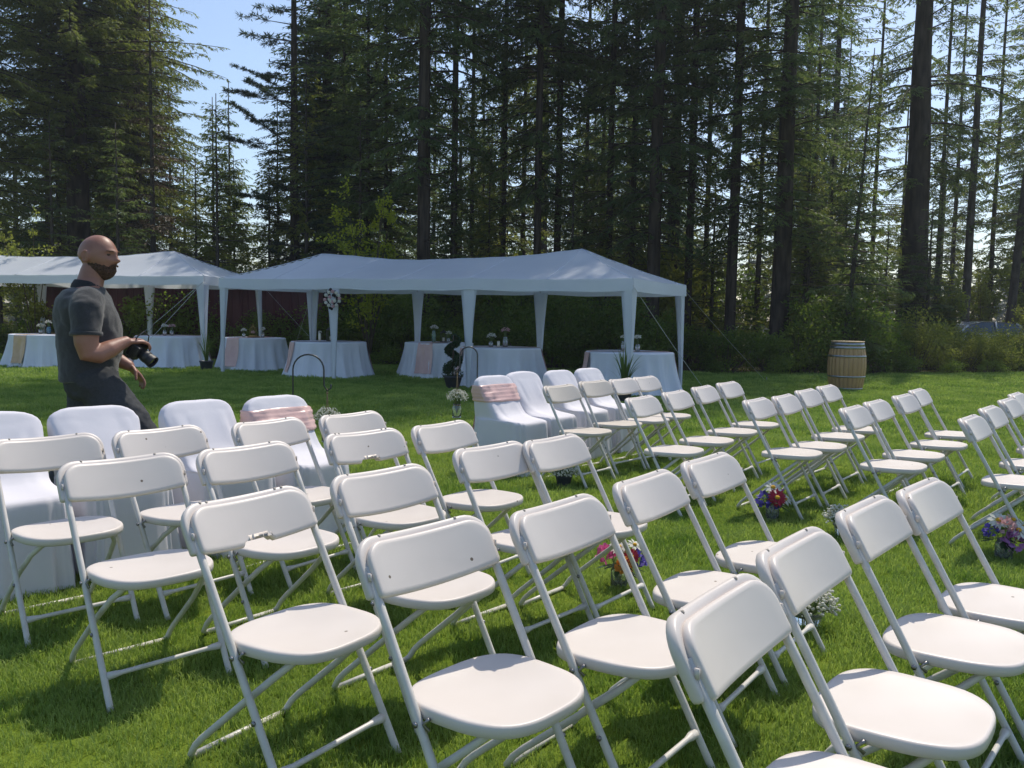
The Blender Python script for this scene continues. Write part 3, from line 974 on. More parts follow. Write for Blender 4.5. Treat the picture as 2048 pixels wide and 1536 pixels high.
def panel(mb, hw, t0, t1, rt, rb, n0, n1, notch=0.0, curve=0.028, belly=0.012):
    """moulded panel in the plane of the tubes: width 2*hw, from t0 to t1 along the tubes, n0..n1 thick"""
    out = []

    def arc(cx, cy, r, a0, a1, k):
        for i in range(k + 1):
            a = a0 + (a1 - a0) * i / k
            out.append((cx + r * math.cos(a), cy + r * math.sin(a)))
    arc(hw - rt, t1 - rt, rt, 0, PI / 2, 7)
    for u in np.linspace(hw - rt, -(hw - rt), 9)[1:-1]:
        out.append((u, t1))
    arc(-(hw - rt), t1 - rt, rt, PI / 2, PI, 7)
    arc(-(hw - rb), t0 + rb, rb, PI, 1.5 * PI, 4)
    us_ = sorted(set(list(np.round(np.linspace(-(hw - rb), hw - rb, 21)[1:-1], 4)) + ([-0.0585, -0.046, 0.046, 0.0585] if notch else [])))
    for u in us_:
        dz = -belly * (1 - (u / hw) ** 2)
        nz = notch * max(0.0, min(1.0, (0.0585 - abs(u)) / 0.0125)) if notch else 0.0
        out.append((u, t0 + dz, nz))
    arc(hw - rb, t0 + rb, rb, 1.5 * PI, 2 * PI, 4)
    ctr = (0.0, (t0 + t1) / 2)
    base = Vector((0, tv(0.72), 0.72))

    def pos(u, t, n):
        n2 = n - curve * (1 - (u / 0.235) ** 2)
        return Vector((u, 0, 0)) + base + ET * t + EN * n2
    e = 0.010
    prof = [(0.25, n0 + 0.003), (0.6, n0 + 0.001), (1 - 0.6 * e / hw, n0), (1 - 0.15 * e / hw, n0 + 0.004), (1.0, (n0 + n1) / 2), (1 - 0.15 * e / hw, n1 - 0.005), (1 - 0.55 * e / hw, n1 - 0.0015), (1 - 1.3 * e / hw, n1), (0.8, n1), (0.55, n1), (0.3, n1), (0.12, n1)]
    rows = []
    for k, n in prof:
        ky = 1 - (1 - k) * hw / ((t1 - t0) / 2) if k > 0.9 else k * (1 - (1 - 0.92) * 0)
        ky = max(0.0, min(1.0, ky))
        kn = max(0.0, min(1.0, (k - 0.8) / 0.1))
        rows.append([pos(p[0] * k, ctr[1] + (p[1] - ctr[1]) * ky + (p[2] * kn if len(p) > 2 else 0.0), n) for p in out])
    mb.grid(rows, loop=True, flip=True, caps=True)


def seat_mesh(mat):
    mb = MB()
    N = 48
    cy, ax, ay, p = 0.283, 0.200, 0.190, 3.0

    def ring(k, z, dish=0.0):
        r = []
        for i in range(N):
            a = 2 * PI * i / N
            c, s = math.cos(a), math.sin(a)
            u = ax * abs(c) ** (2 / p) * (1 if c >= 0 else -1)
            v = ay * abs(s) ** (2 / p) * (1 if s >= 0 else -1)
            u *= 1.0 - 0.06 * (v / ay)
            q = (u / ax) ** 2
            r.append((u * k, cy + v * k, z - dish * (1 - q * k * k) + 0.006 * (v / ay) * k - 0.010 * max(0.0, v * k / ay - 0.55)))
        return r
    rows = [ring(0.12, 0.428, 0.010), ring(0.3, 0.429, 0.010), ring(0.6, 0.431, 0.009), ring(0.85, 0.433, 0.006), ring(0.95, 0.4345, 0.003), ring(0.985, 0.432), ring(1.0, 0.426), ring(1.004, 0.416), ring(0.998, 0.404), ring(0.975, 0.401), ring(0.95, 0.412), ring(0.5, 0.414), ring(0.2, 0.414)]
    mb.grid(rows, loop=True, flip=True, caps=True)
    return mb.mesh('chair_seat', mat)


def chair_meshes(notched, mat):
    S = {}
    mb = MB()
    panel(mb, 0.236, -0.068, 0.088, 0.078, 0.008, -0.020, 0.008, curve=0.030, belly=0.002, notch=0.016 if notched else 0.0)
    panel(mb, 0.217, -0.074, 0.068, 0.064, 0.011, 0.004, 0.030, notch=0.018 if notched else 0.0, curve=0.034, belly=0.006)
    for sx in (-1, 1):           # moulded side clips
        b = Vector((sx * 0.226, tv(0.705), 0.705)) + EN * 0.012
        mb.box(b, (0.004, 0.010, 0.020))
    S['backrest'] = mb.mesh('chair_backrest', mat)
    mb = MB()
    us = (-0.137, 0.137) if not notched else (-0.152, -0.128, 0.128, 0.152)
    for u in us:
        c = Vector((u, tv(0.72), 0.72)) + ET * 0.083 + EN * (0.002 - 0.030 * (1 - (u / 0.235) ** 2))
        mb.tube([c - EN * 0.006, c + EN * 0.006], 0.0045, n=6)
    S['rivet'] = mb.mesh('chair_rivets', M['slot'])
    S['seat'] = seat_mesh(mat)
    hw = 0.213
    for k, sx in (('legA', -1), ('legB', 1)):
        mb = MB()
        P = [(sx * hw, tv(z), z) for z in (0.004, 0.02, 0.2, 0.4, 0.6, 0.73)]
        mb.tube(P, [0.0125, 0.0115, 0.0115, 0.0115, 0.0115, 0.0115], n=8)
        S[k] = mb.mesh('chair_front_leg', M['tube'])
    for k, sx in (('legC', -1), ('legD', 1)):
        mb = MB()
        P = [(sx * 0.118, 0.400, 0.413), (sx * 0.138, 0.378, 0.394), (sx * 0.164, 0.335, 0.352), (sx * 0.180, 0.22, 0.252), (sx * 0.184, 0.03, 0.092), (sx * 0.184, -0.005, 0.058), (sx * 0.182, -0.030, 0.022), (sx * 0.168, -0.036, 0.012)]
        mb.tube(P, 0.0108, n=8)
        S[k] = mb.mesh('chair_rear_leg', M['tube'])
    mb = MB()
    mb.tube([(-0.168, -0.036, 0.012), (0, -0.038, 0.012), (0.168, -0.036, 0.012)], 0.0105, n=8)
    S['floor_bar'] = mb.mesh('chair_floor_bar', M['tube'])
    mb = MB()
    zc = 0.105
    mb.tube([(-0.205, tv(zc) - 0.002, zc), (-0.178, tv(zc) - 0.002, zc), (-0.15, tv(zc) - 0.002, zc), (0.15, tv(zc) - 0.002, zc), (0.178, tv(zc) - 0.002, zc), (0.205, tv(zc) - 0.002, zc)],
            [0.015, 0.014, 0.0088, 0.0088, 0.014, 0.015], n=8, flat=[1.0, 0.9, 1, 1, 0.9, 1.0])
    S['stretcher'] = mb.mesh('chair_stretcher', M['tube'])
    mb = MB()
    for sx in (-1, 1):
        for z in (0.395, 0.235):
            c = Vector((sx * 0.226, tv(z), z))
            mb.tube([c - Vector((0.003 * sx, 0, 0)), c + Vector((0.0025 * sx, 0, 0))], 0.0075, n=8)
            if z > 0.3:
                mb.tube([c + Vector((-0.018 * sx, 0.03, 0.018)), c + Vector((-0.016 * sx, 0.012, 0.0)), c + Vector((-0.018 * sx, 0.03, -0.012))], 0.005, n=5)
    S['bolt'] = mb.mesh('chair_bolts', M['steel'])
    return S


CH = {False: chair_meshes(False, M['plastic']), True: chair_meshes(True, M['plastic'])}
CH_AGED = chair_meshes(False, M['plastic_aged'])


def place_chair(x, y, yaw, label, group=None, notched=False, aged=False):
    # yaw: across axis at angle yaw from +x; the sitter faces (sin yaw, -cos yaw)
    S = CH_AGED if aged else CH[notched]
    t = thing('folding_chair', label, 'chair', (x, y, 0), yaw + 0.0, group)
    # local frame: +u along x, forward (v) along -y  -> mirror through a half turn of the mesh
    b = link('backrest', S['backrest'], t)
    link('rivet', S['rivet'], b)
    link('seat', S['seat'], t)
    for k in ('legA', 'legB', 'legC', 'legD'):
        link('leg', S[k], t)
    link('stretcher', S['stretcher'], t)
    link('floor_bar', S['floor_bar'], t)
    link('bolt', S['bolt'], t)
    # meshes are built with v along +y and are symmetric in u: turn by pi so that v points along -y
    t.rotation_euler = (0, 0, yaw + PI)
    return t


ROWS_NEAR = [
    [(-2.07, 3.722, .80), (-1.705, 4.048, .90), (-1.288, 4.428, .96), (-0.924, 4.801, .92)],
    [(-1.499, 3.213, .79), (-1.134, 3.562, .90), (-0.719, 4.065, .83), (-0.373, 4.421, .94)],
    [(-0.821, 2.584, .97), (-0.477, 3.05, .873), (-0.096, 3.686, .85), (0.193, 3.96, .905)],
    [(-0.233, 2.227, .85), (0.139, 2.545, .906), (0.483, 3.013, .95), (0.811, 3.46, .91)],
    [(0.433, 1.706, .94), (0.739, 2.156, .902), (1.112, 2.609, .864), (1.451, 2.947, .837)]]
ROWS_FAR = [
    [(0.395, 7.066, .885), (0.735, 7.62, .84), (1.03, 7.95, .90), (1.30, 8.30, .91)],
    [(0.935, 6.132, .95), (1.281, 6.646, .97), (1.625, 7.2, .97), (1.969, 7.727, .92)],
    [(1.771, 6.112, .91), (2.081, 6.462, .93), (2.448, 7.028, .90), (2.80, 7.52, .90)],
    [(2.288, 5.658, .88), (2.639, 6.121, .875), (3.094, 6.673, .85), (3.489, 7.262, .90)],
    [(2.819, 5.168, .86), (3.29, 5.80, .85), (3.798, 6.458, .84), (4.20, 7.02, .86)]]
NTH = ['first', 'second', 'third', 'fourth', 'fifth']
POSN = ['outer end of', 'third from aisle in', 'second from aisle in', 'aisle end of']
for ri, row in enumerate(ROWS_NEAR):
    for ci, (x, y, w) in enumerate(row):
        notched = (ri, ci) in ((2, 0), (1, 2))
        place_chair(x, y, w, '%s, %s %s row ahead of covered chairs, beside photographer' % ('notched white folding chair' if notched else 'white folding chair', POSN[ci], NTH[ri]), 'white folding chairs beside the photographer', notched)
for ri, row in enumerate(ROWS_FAR):
    for ci, (x, y, w) in enumerate(row):
        aged = (ri, ci) in ((0, 0), (0, 1))
        place_chair(x, y, w, '%s folding chair, %s %s row ahead of covered chairs towards the barrel' % ('cream' if aged else 'white', POSN[3 - ci], NTH[ri]), 'white folding chairs towards the barrel', aged=aged)


# ================================================================== COVERED CHAIRS
def cover_meshes(seed, sash):
    rng = random.Random(seed)
    ph = [rng.uniform(0, 6.28) for _ in range(8)]
    # (z, back v, front v, half width)
    LV = [(0.012, -0.13, 0.555, 0.245), (0.05, -0.128, 0.548, 0.242), (0.12, -0.12, 0.54, 0.236), (0.20, -0.113, 0.532, 0.230), (0.28, -0.106, 0.525, 0.226), (0.36, -0.10, 0.518, 0.222), (0.42, -0.095, 0.512, 0.220),
          (0.445, -0.092, 0.505, 0.219), (0.458, -0.09, 0.488, 0.217), (0.464, -0.089, 0.45, 0.214), (0.468, -0.088, 0.40, 0.211), (0.474, -0.087, 0.345, 0.208), (0.484, -0.085, 0.292, 0.207), (0.500, -0.083, 0.250, 0.208),
          (0.53, -0.079, 0.212, 0.212), (0.57, -0.074, 0.180, 0.217), (0.62, -0.068, 0.147, 0.222), (0.67, -0.062, 0.114, 0.227), (0.71, -0.057, 0.088, 0.230), (0.745, -0.052, 0.066, 0.230), (0.770, -0.049, 0.05, 0.224), (0.79, -0.046, 0.038, 0.212), (0.806, -0.043, 0.028, 0.190), (0.818, -0.040, 0.020, 0.158), (0.825, -0.034, 0.010, 0.115), (0.828, -0.025, 0.0, 0.06), (0.829, -0.012, -0.010, 0.012)]
    LV = [(z, -0.036 - 0.07 * (1 - z / 0.83) if z < 0.80 else max(vb, -0.036), vf, hw) for z, vb, vf, hw in LV]
    N = 112
    sub = []
    for i in range(len(LV) - 1):
        for q in (0.0, 0.5):
            sub.append(tuple(LV[i][k] * (1 - q) + LV[i + 1][k] * q for k in range(4)))
    sub.append(LV[-1])

    def loop(z, vb, vf, hw, off=0.0):
        r = []
        cx, ay = (vb + vf) / 2, (vf - vb) / 2 + off
        low = max(0.0, 1 - z / 0.45)
        for i in range(N):
            a = 2 * PI * i / N
            c, s = math.cos(a), math.sin(a)
            p = 5.0
            u = (hw + off) * abs(c) ** (2 / p) * (1 if c >= 0 else -1)
            v = ay * abs(s) ** (2 / p) * (1 if s >= 0 else -1)
            fold = 0.0
            if z < 0.46:
                fold = (0.006 + 0.030 * low) * ((1 - 2 * abs(math.sin(4.5 * a + ph[0])) ** 0.8) * 0.5 + (1 - 2 * abs(math.sin(7.5 * a + ph[1])) ** 0.8) * 0.4 + math.sin(23 * a + ph[2]) * 0.2)
            else:
                # drape lines running from the back down to the seat
                fold = 0.008 * max(0.0, math.sin(u * 34 + ph[3] + z * 7)) ** 2 * (1 if s > 0.2 else 0.3) + 0.003 * math.sin(u * 71 + ph[4] - z * 14)
                if z > 0.76:
                    fold *= 0.35
            rr = math.hypot(u, v) + 1e-6
            z2 = z
            if 0.455 < z < 0.56 and s > 0:
                z2 = z + 0.005 * math.sin(u * 24 + ph[5]) * math.sin(v * 18 + ph[6])
            if z > 0.77:
                z2 = z + 0.0018 * math.sin(u * 21 + ph[7])
            r.append((u * (1 + fold / rr), cx + v * (1 + fold / rr), max(z2, 0.006)))
        return r
    mb = MB()
    mb.grid([loop(*l) for l in sub], loop=True, flip=True)
    cover = mb.mesh('chair_cover', M['cover'])
    sm = None
    if sash:
        sb = MB()
        rows = []
        for k in range(15):
            z = 0.610 + 0.145 * k / 14
            vb = float(np.interp(z, [l[0] for l in LV], [l[1] for l in LV]))
            vf = float(np.interp(z, [l[0] for l in LV], [l[2] for l in LV]))
            hw = float(np.interp(z, [l[0] for l in LV], [l[3] for l in LV]))
            off = 0.010 + 0.005 * abs(math.sin(k * 1.05)) if 0 < k < 14 else 0.006
            L = loop(z, vb, vf, hw, off)
            rows.append([(p[0], p[1] + 0.004 * math.sin(p[0] * 26 + k * 0.7), p[2] + 0.003 * math.sin(p[0] * 12 + k)) for p in L])
        sb.grid(rows, loop=True, flip=True)
        # knot and tails at the back
        sb.ball((0, -0.105, 0.66), (0.05, 0.03, 0.04), 12, 8)
        for sx in (-1, 1):
            sb.grid([[(sx * (0.02 + 0.05 * q) + w_ * (0.05 + 0.03 * q), -0.11 - 0.03 * q - 0.006 * math.sin(9 * w_ + q * 4), 0.65 - 0.42 * q) for w_ in (-1, -0.5, 0, 0.5, 1)] for q in np.linspace(0, 1, 9)])
            sb.ball((sx * 0.085, -0.115, 0.69), (0.075, 0.022, 0.04), 12, 8)
        sm = sb.mesh('sash', M['satin'])
    return cover, sm


CV = [cover_meshes(1, True), cover_meshes(2, False), cover_meshes(3, False), cover_meshes(4, False)]


def place_cover(k, x, y, yaw, label, s=1.0):
    t = thing('covered_chair', label, 'chair', (x, y, 0), yaw + PI, 'chairs under white cloth covers', s)
    c = link('cover', CV[k][0], t)
    if CV[k][1]:
        link('sash', CV[k][1], t)
        t['label'] = label


place_cover(1, -2.62, 4.22, .80, 'white cloth-covered chair at the outer end of the row beside the photographer')
place_cover(2, -2.28, 4.57, .86, 'white cloth-covered chair third from the aisle, close in front of the photographer')
place_cover(3, -1.87, 4.98, .93, 'white cloth-covered chair between the photographer and the sashed chair')
place_cover(0, -1.50, 5.33, .93, 'covered chair with pink sash by the aisle on the photographer side')
place_cover(0, -0.17, 7.50, .86, 'covered chair with pink satin sash beside the iron hook, towards the barrel')
place_cover(1, 0.09, 7.85, .88, 'white cloth-covered chair next to the sashed chair by the hook', 1.02)
place_cover(2, 0.46, 8.42, .90, 'white cloth-covered chair second from the outer end, in front of the shaded tent')
place_cover(3, 0.79, 8.85, .90, 'white cloth-covered chair at the outer end, in front of the spiky plant')
# ================================================================== PARTY TENTS
def tent(name, label, o, yaw, bays, b, w, ze, zp, ropes, eave_drop=0.0):
    """o: front corner; the front eave runs along yaw; the canopy is bays*b long and w deep"""
    A = Vector((math.cos(yaw), math.sin(yaw), 0))
    N = Vector((-math.sin(yaw), math.cos(yaw), 0))
    L = bays * b
    t = thing(name, label, 'tent', (o[0], o[1], 0))

    def W(a, s, z):
        p = A * a + N * s
        return Vector((p.x, p.y, z - eave_drop * a / L))
    hip = b * 0.5
    mb = MB()
    na, ns = 73, 25
    rows = []
    for i in range(na):
        a = L * i / (na - 1)
        row = []
        for j in range(ns):
            s = w * j / (ns - 1)
            across = 1 - abs(2 * s / w - 1)
            along = min(a, L - a) / hip
            mid = max(0.0, math.sin(PI * (a - hip) / (L - 2 * hip))) if hip < a < L - hip else 0.0
            q = min(across, along) if along < 1 else across
            sagc = 0.10 * q * (1 - q)                         # cloth sags between ridge and eave
            z = ze + (zp - ze - 0.16 * mid) * q - sagc - 0.012 * math.sin(a * 2.1) * across
            seg = (a / b) % 1.0
            z -= 0.02 * math.sin(PI * seg) * (1 - across) ** 4
            row.append(W(a, s, z + 0.004 * math.sin(9 * a + 3 * s)))
        rows.append(row)
    mb.grid(rows, flip=True)
    mb.build('canopy', M['tarp'], t)
    lines = [[rows[i][j] + Vector((0, 0, 0.004)) for j in range(ns)] for i in (12, 24, 36, 48, 60)]
    lines.append([rows[i][12] + Vector((0, 0, 0.004)) for i in range(12, 61)])
    for i0, sg in ((0, 1), (72, -1)):
        lines.append([rows[i0 + sg * k][k] + Vector((0, 0, 0.004)) for k in range(13)])
        lines.append([rows[i0 + sg * k][ns - 1 - k] + Vector((0, 0, 0.004)) for k in range(13)])
    for ln_ in lines:
        sm_ = MB()
        sm_.tube(ln_, 0.0065, n=5)
        sm_.build('seam', M['tarp'], t)

    def eave(a, s):
        seg = (a / b) % 1.0
        return ze - 0.02 * math.sin(PI * seg) if (s < 0.01 or s > w - 0.01) else ze
    for s, sg in ((0.0, -1), (w, 1)):
        mb = MB()
        rows = []
        for i in range(61):
            a = L * i / 60
            rows.append([W(a, s + sg * (0.006 + 0.016 * k * (0.5 + 0.5 * math.sin(a * 3.3 + s))), eave(a, s) - 0.21 * k + 0.008 * math.sin(a * 4.1) * k) for k in (0, 0.25, 0.5, 0.75, 1.0)])
        mb.grid(rows)
        mb.build('valance', M['tarp'], t)
    for a, sg in ((0.0, -1), (L, 1)):
        mb = MB()
        rows = []
        for i in range(31):
            s = w * i / 30
            rows.append([W(a + sg * (0.006 + 0.016 * k * (0.5 + 0.5 * math.sin(s * 3.1 + a))), s, ze - 0.012 * math.sin(PI * i / 30) - 0.21 * k) for k in (0, 0.25, 0.5, 0.75, 1.0)])
        mb.grid(rows)
        mb.build('valance', M['tarp'], t)
    for i in range(bays + 1):
        for s in (0.0, w):
            a = b * i
            ia = a + (0.045 if i == 0 else -0.045 if i == bays else 0)
            isx = s + (0.045 if s == 0 else -0.045)
            zt = ze - 0.03 - eave_drop * a / L
            p0 = W(ia, isx, 0)
            mb = MB()
            mb.tube([(p0.x, p0.y, 0.0), (p0.x, p0.y, zt)], 0.019, n=8)
            mb.build('pole', M['pole'], t)
            mb = MB()
            dirs = [1] if i == 0 else [-1] if i == bays else [-1, 1]
            rows = []
            for k in range(11):
                q = k / 10
                z = 0.05 + (zt - 0.15 - 0.05) * q
                hw = 0.035 + 0.135 * q ** 1.35
                lo = -hw if -1 in dirs else -0.035
                hi = hw if 1 in dirs else 0.035
                if len(dirs) == 1:
                    lo, hi = lo * 1.0, hi * 1.0
                pp = []
                for u in (lo, lo * 0.5, 0, hi * 0.5, hi):
                    c = A * u + N * ((-0.028 if s == 0 else 0.028) + 0.01 * math.sin(7 * u + 5 * q))
                    pp.append((p0.x + c.x, p0.y + c.y, z))
                for u in (hi * 0.6, 0, lo * 0.6):
                    c = A * u + N * (0.028 if s == 0 else -0.028)
                    pp.append((p0.x + c.x, p0.y + c.y, z))
                rows.append(pp)
            mb.grid(rows, loop=True)
            if i in (0, bays):                                  # corner legs carry a second flap along the end
                rows = []
                for k in range(11):
                    q = k / 10
                    z = 0.05 + (zt - 0.15 - 0.05) * q
                    hw = 0.035 + 0.125 * q ** 1.35
                    sg = 1 if s == 0 else -1
                    off = -0.03 if i == 0 else 0.03
                    rows.append([(p0.x + (A * off + N * (sg * u)).x, p0.y + (A * off + N * (sg * u)).y, z) for u in (-0.03, 0.0, hw * 0.6, hw * 1.3)])
                mb.grid(rows)
            mb.build('leg_cover', M['tarp'], t)
    for (a, s, gx, gy) in ropes:
        p = W(a, s, ze - 0.12)
        mb = MB()
        g = Vector((gx - o[0], gy - o[1], 0.0))
        pts = [p.lerp(g, q) - Vector((0, 0, 0.03 * math.sin(PI * q))) for q in np.linspace(0, 1, 9)]
        mb.tube(pts, 0.0045 if s == 0 else 0.0025, n=5)
        mb.build('guy_rope', M['rope'], t)
        mb = MB()
        mb.tube([g + Vector((0, 0, 0.10)), g + Vector((0.02, 0.0, -0.1))], 0.008, n=6)
        mb.build('peg', M['steel'], t)
    return t, W


T1O, T1YAW, T1B = (-6.39, 18.44), -0.489, 3.154
g1 = onz(1412, 783)
tent1, TW1 = tent('party_tent', 'long white party tent in the shade, its canopy dappled, with flower wreath on leg', T1O, T1YAW, 3, T1B, 3.0, 2.075, 2.68,
                  [(3 * T1B, 0.0, g1.x, g1.y), (3 * T1B, 3.0, 5.7, 18.9), (0, 3.0, -5.9, 22.3)], eave_drop=0.06)
c0 = onz(410, 737)
T2YAW = math.atan2(-0.17, 0.985)
A2 = Vector((math.cos(T2YAW), math.sin(T2YAW)))
T2B = 3.35
T2O = (c0.x - A2.x * 3 * T2B, c0.y - A2.y * 3 * T2B)
g2, g3 = onz(205, 738), onz(232, 741)
tent2, TW2 = tent('party_tent', 'long white party tent in full sun behind the photographer', T2O, T2YAW, 3, T2B, 3.0, 2.19, 2.86,
                  [(3 * T2B, 0.0, g2.x - 0.1, g2.y), (3 * T2B, 0.0, g3.x, g3.y + 0.2), (3 * T2B, 3.0, -4.6, 22.2)])


# ================================================================== TABLES
def cloth_fn(seed, R, H):
    rng = random.Random(seed)
    ks = [(rng.choice([13, 14, 15]), rng.uniform(0, 6.28), 0.6), (rng.choice([21, 23, 25]), rng.uniform(0, 6.28), 0.3), (5, rng.uniform(0, 6.28), 0.35)]

    def r_of(th, z):
        q = max(0.0, 1 - z / H)
        f = sum(a * (1 - 2 * abs(math.sin(0.5 * (k * th + p))) ** 0.8) for k, p, a in ks)
        return R + 0.05 * q + 0.13 * q ** 2 + (0.016 + 0.095 * q) * f * min(1.0, q * 3)
    return r_of


def round_table(px, py, seed, label, desc, run_dir=None, run_mat='satin', R=0.80, H=0.75, xy=None):
    p = onz(px, py)
    x, y = (p.x, p.y + R * 0.9) if xy is None else xy
    t = thing('round_table', 'round folding table hidden under the white cloth ' + desc, 'table', (x, y, 0), 0, 'round tables under white cloths')
    mb = MB()
    mb.lathe([(R - 0.03, H - 0.035), (R - 0.015, H - 0.03), (R - 0.015, H - 0.012), (R - 0.03, H - 0.007)], n=40)
    mb.build('tabletop', M['woodslice'], t)
    for k in range(4):
        a = PI / 4 + k * PI / 2
        mb = MB()
        mb.tube([(0.5 * math.cos(a), 0.5 * math.sin(a), 0.0), (0.46 * math.cos(a), 0.46 * math.sin(a), H - 0.034)], 0.014, n=8)
        mb.build('leg', M['steel'], t)
    fn = cloth_fn(seed, R, H)
    mb = MB()
    N = 180
    prof = [(0.0, H), (0.4, H), (0.75, H), (0.93, H + 0.001), (0.985, H - 0.002)]
    rows = [[(R * k * math.cos(2 * PI * i / N), R * k * math.sin(2 * PI * i / N), z) for i in range(N)] for k, z in prof]
    for z in (H - 0.012, H - 0.03, H - 0.07, H - 0.14, H - 0.24, H - 0.36, H - 0.48, H - 0.58, H - 0.66, H - 0.71, H - 0.738):
        rows.append([(fn(2 * PI * i / N, z) * math.cos(2 * PI * i / N), fn(2 * PI * i / N, z) * math.sin(2 * PI * i / N), z) for i in range(N)])
    rows.append([((fn(2 * PI * i / N, 0.0) + 0.05 + 0.03 * math.sin(5 * i)) * math.cos(2 * PI * i / N), (fn(2 * PI * i / N, 0.0) + 0.05 + 0.03 * math.sin(5 * i)) * math.sin(2 * PI * i / N), 0.008) for i in range(N)])
    mb.grid(rows, loop=True)
    tag(mb.build('tablecloth', M['cloth'], None, loc=(x, y, 0.002)), label, 'tablecloth', 'floor-length white tablecloths')
    if run_dir is not None:
        th0 = math.atan2(run_dir[1], run_dir[0])
        hw = 0.16
        S = R + 0.62
        mb = MB()
        rows = []
        for i in range(61):
            s = -S + 2 * S * i / 60
            row = []
            for j in range(9):
                u = hw * (j / 4 - 1)
                u2 = u + 0.012 * math.sin(6 * s + j)
                if abs(s) <= R * 0.97:
                    X, Y, Z = s, u2, H + 0.006 + 0.003 * abs(math.sin(9 * s + 7 * u))
                else:
                    drop = abs(s) - R * 0.97
                    z = H - drop
                    dth = math.atan2(u2, R)
                    sg = 1 if s > 0 else -1
                    th = th0 + (dth if sg > 0 else PI - dth)
                    # lie on the outermost folds of the cloth
                    rr = max(fn(th + e, max(z, 0.02)) for e in (-0.12, -0.06, 0, 0.06, 0.12)) + 0.014 + 0.008 * math.sin(j * 1.6 + 3 * z)
                    X, Y, Z = sg * rr * math.cos(dth), rr * math.sin(dth), z + 0.003
                row.append((X * math.cos(th0) - Y * math.sin(th0), X * math.sin(th0) + Y * math.cos(th0), max(Z, 0.02)))
            rows.append(row)
        mb.grid(rows)
        ro = mb.build('table_runner', M[run_mat], None, loc=(x, y, 0.002))
        tag(ro, ('gold' if run_mat == 'satin_gold' else 'dusty pink') + ' satin runner lying over the table ' + desc, 'runner', 'satin table runners')
    return x, y, H + 0.002


TB = {}
TB['grass'] = round_table(490, 742, 1, 'white tablecloth beside the tall potted grass, with gold lantern on it', 'beside the tall potted grass', (-0.35, -0.94), R=0.74)
TB['wreath'] = round_table(643, 757, 2, 'white tablecloth behind the tent leg with the flower wreath', 'behind the wreath leg', (-0.86, -0.51), R=0.80)
TB['topiary'] = round_table(872, 757, 3, 'white tablecloth behind the spiral topiary, with green bottle on it', 'behind the spiral topiary', (-0.30, -0.95), R=0.76)
TB['hook'] = round_table(1000, 777, 4, 'white tablecloth just past the topiary, bluish with broad folds', 'behind the second iron hook', (-0.97, -0.22), R=0.78)
TB['spiky'] = round_table(1258, 782, 5, 'white tablecloth behind the spiky potted plant', 'behind the spiky potted plant', (-0.985, -0.17), R=0.80, xy=(2.14, 15.45))
TB['gold'] = round_table(62, 735, 6, 'white tablecloth with gold runner in the sunlit tent', 'with gold runner in the sunlit tent', (-0.25, -0.97), 'satin_gold', R=0.80)
TB['cam'] = round_table(318, 737, 7, 'white tablecloth in the sunlit tent behind the camera in hand', 'behind the camera in hand', (0.85, 0.5), R=0.80)


# ================================================================== FLOWERS, JARS, LANTERNS
def blossoms(mb, c, rx, rz, n, r, seed, mi=0, dome=True, stems=None, base=None):
    rng = random.Random(seed)
    for i in range(n):
        a = rng.uniform(0, 2 * PI)
        ct = rng.uniform(-0.35 if dome else -1, 1)
        st = math.sqrt(1 - ct * ct)
        k = rng.uniform(0.55, 1.0)
        p = (c[0] + rx * k * st * math.cos(a), c[1] + rx * k * st * math.sin(a), c[2] + rz * k * ct)
        s = r * rng.uniform(0.6, 1.3)
        mb.ball(p, (s, s, s * 0.8), 5, 3, mi)
        if stems is not None and i % 3 == 0:
            b = base if base else (c[0], c[1], c[2] - rz * 1.2)
            stems.tube([b, (c[0] + (p[0] - c[0]) * 0.4, c[1] + (p[1] - c[1]) * 0.4, c[2] - rz * 0.3), p], 0.0016, n=3, cap=False)


def flower_jar(x, y, z, label, h=0.14, r=0.045, glass='glass', spread=0.08, tall=0.10, n=60, seed=1, petal='white_petal', group='jars of flowers on the tables', size=0.012):
    t = thing('flower_jar', label, 'jar', (x, y, z), 0, group)
    mb = MB()
    mb.lathe([(r * 0.9, 0.0), (r, 0.008), (r, h * 0.72), (r * 0.78, h * 0.86), (r * 0.78, h), (r * 0.72, h), (r * 0.72, h * 0.86), (r * 0.93, h * 0.70), (r * 0.93, 0.014), (0.002, 0.012)], n=18)
    mb.build('glass_jar', M[glass], t)
    fm, sm = MB(), MB()
    blossoms(fm, (0, 0, h + tall), spread, spread * 0.7, n, size, seed, stems=sm, base=(0, 0, 0.02))
    sm.build('stem', M['stem'], t)
    fm.build('blossom', M[petal], t)
    return t


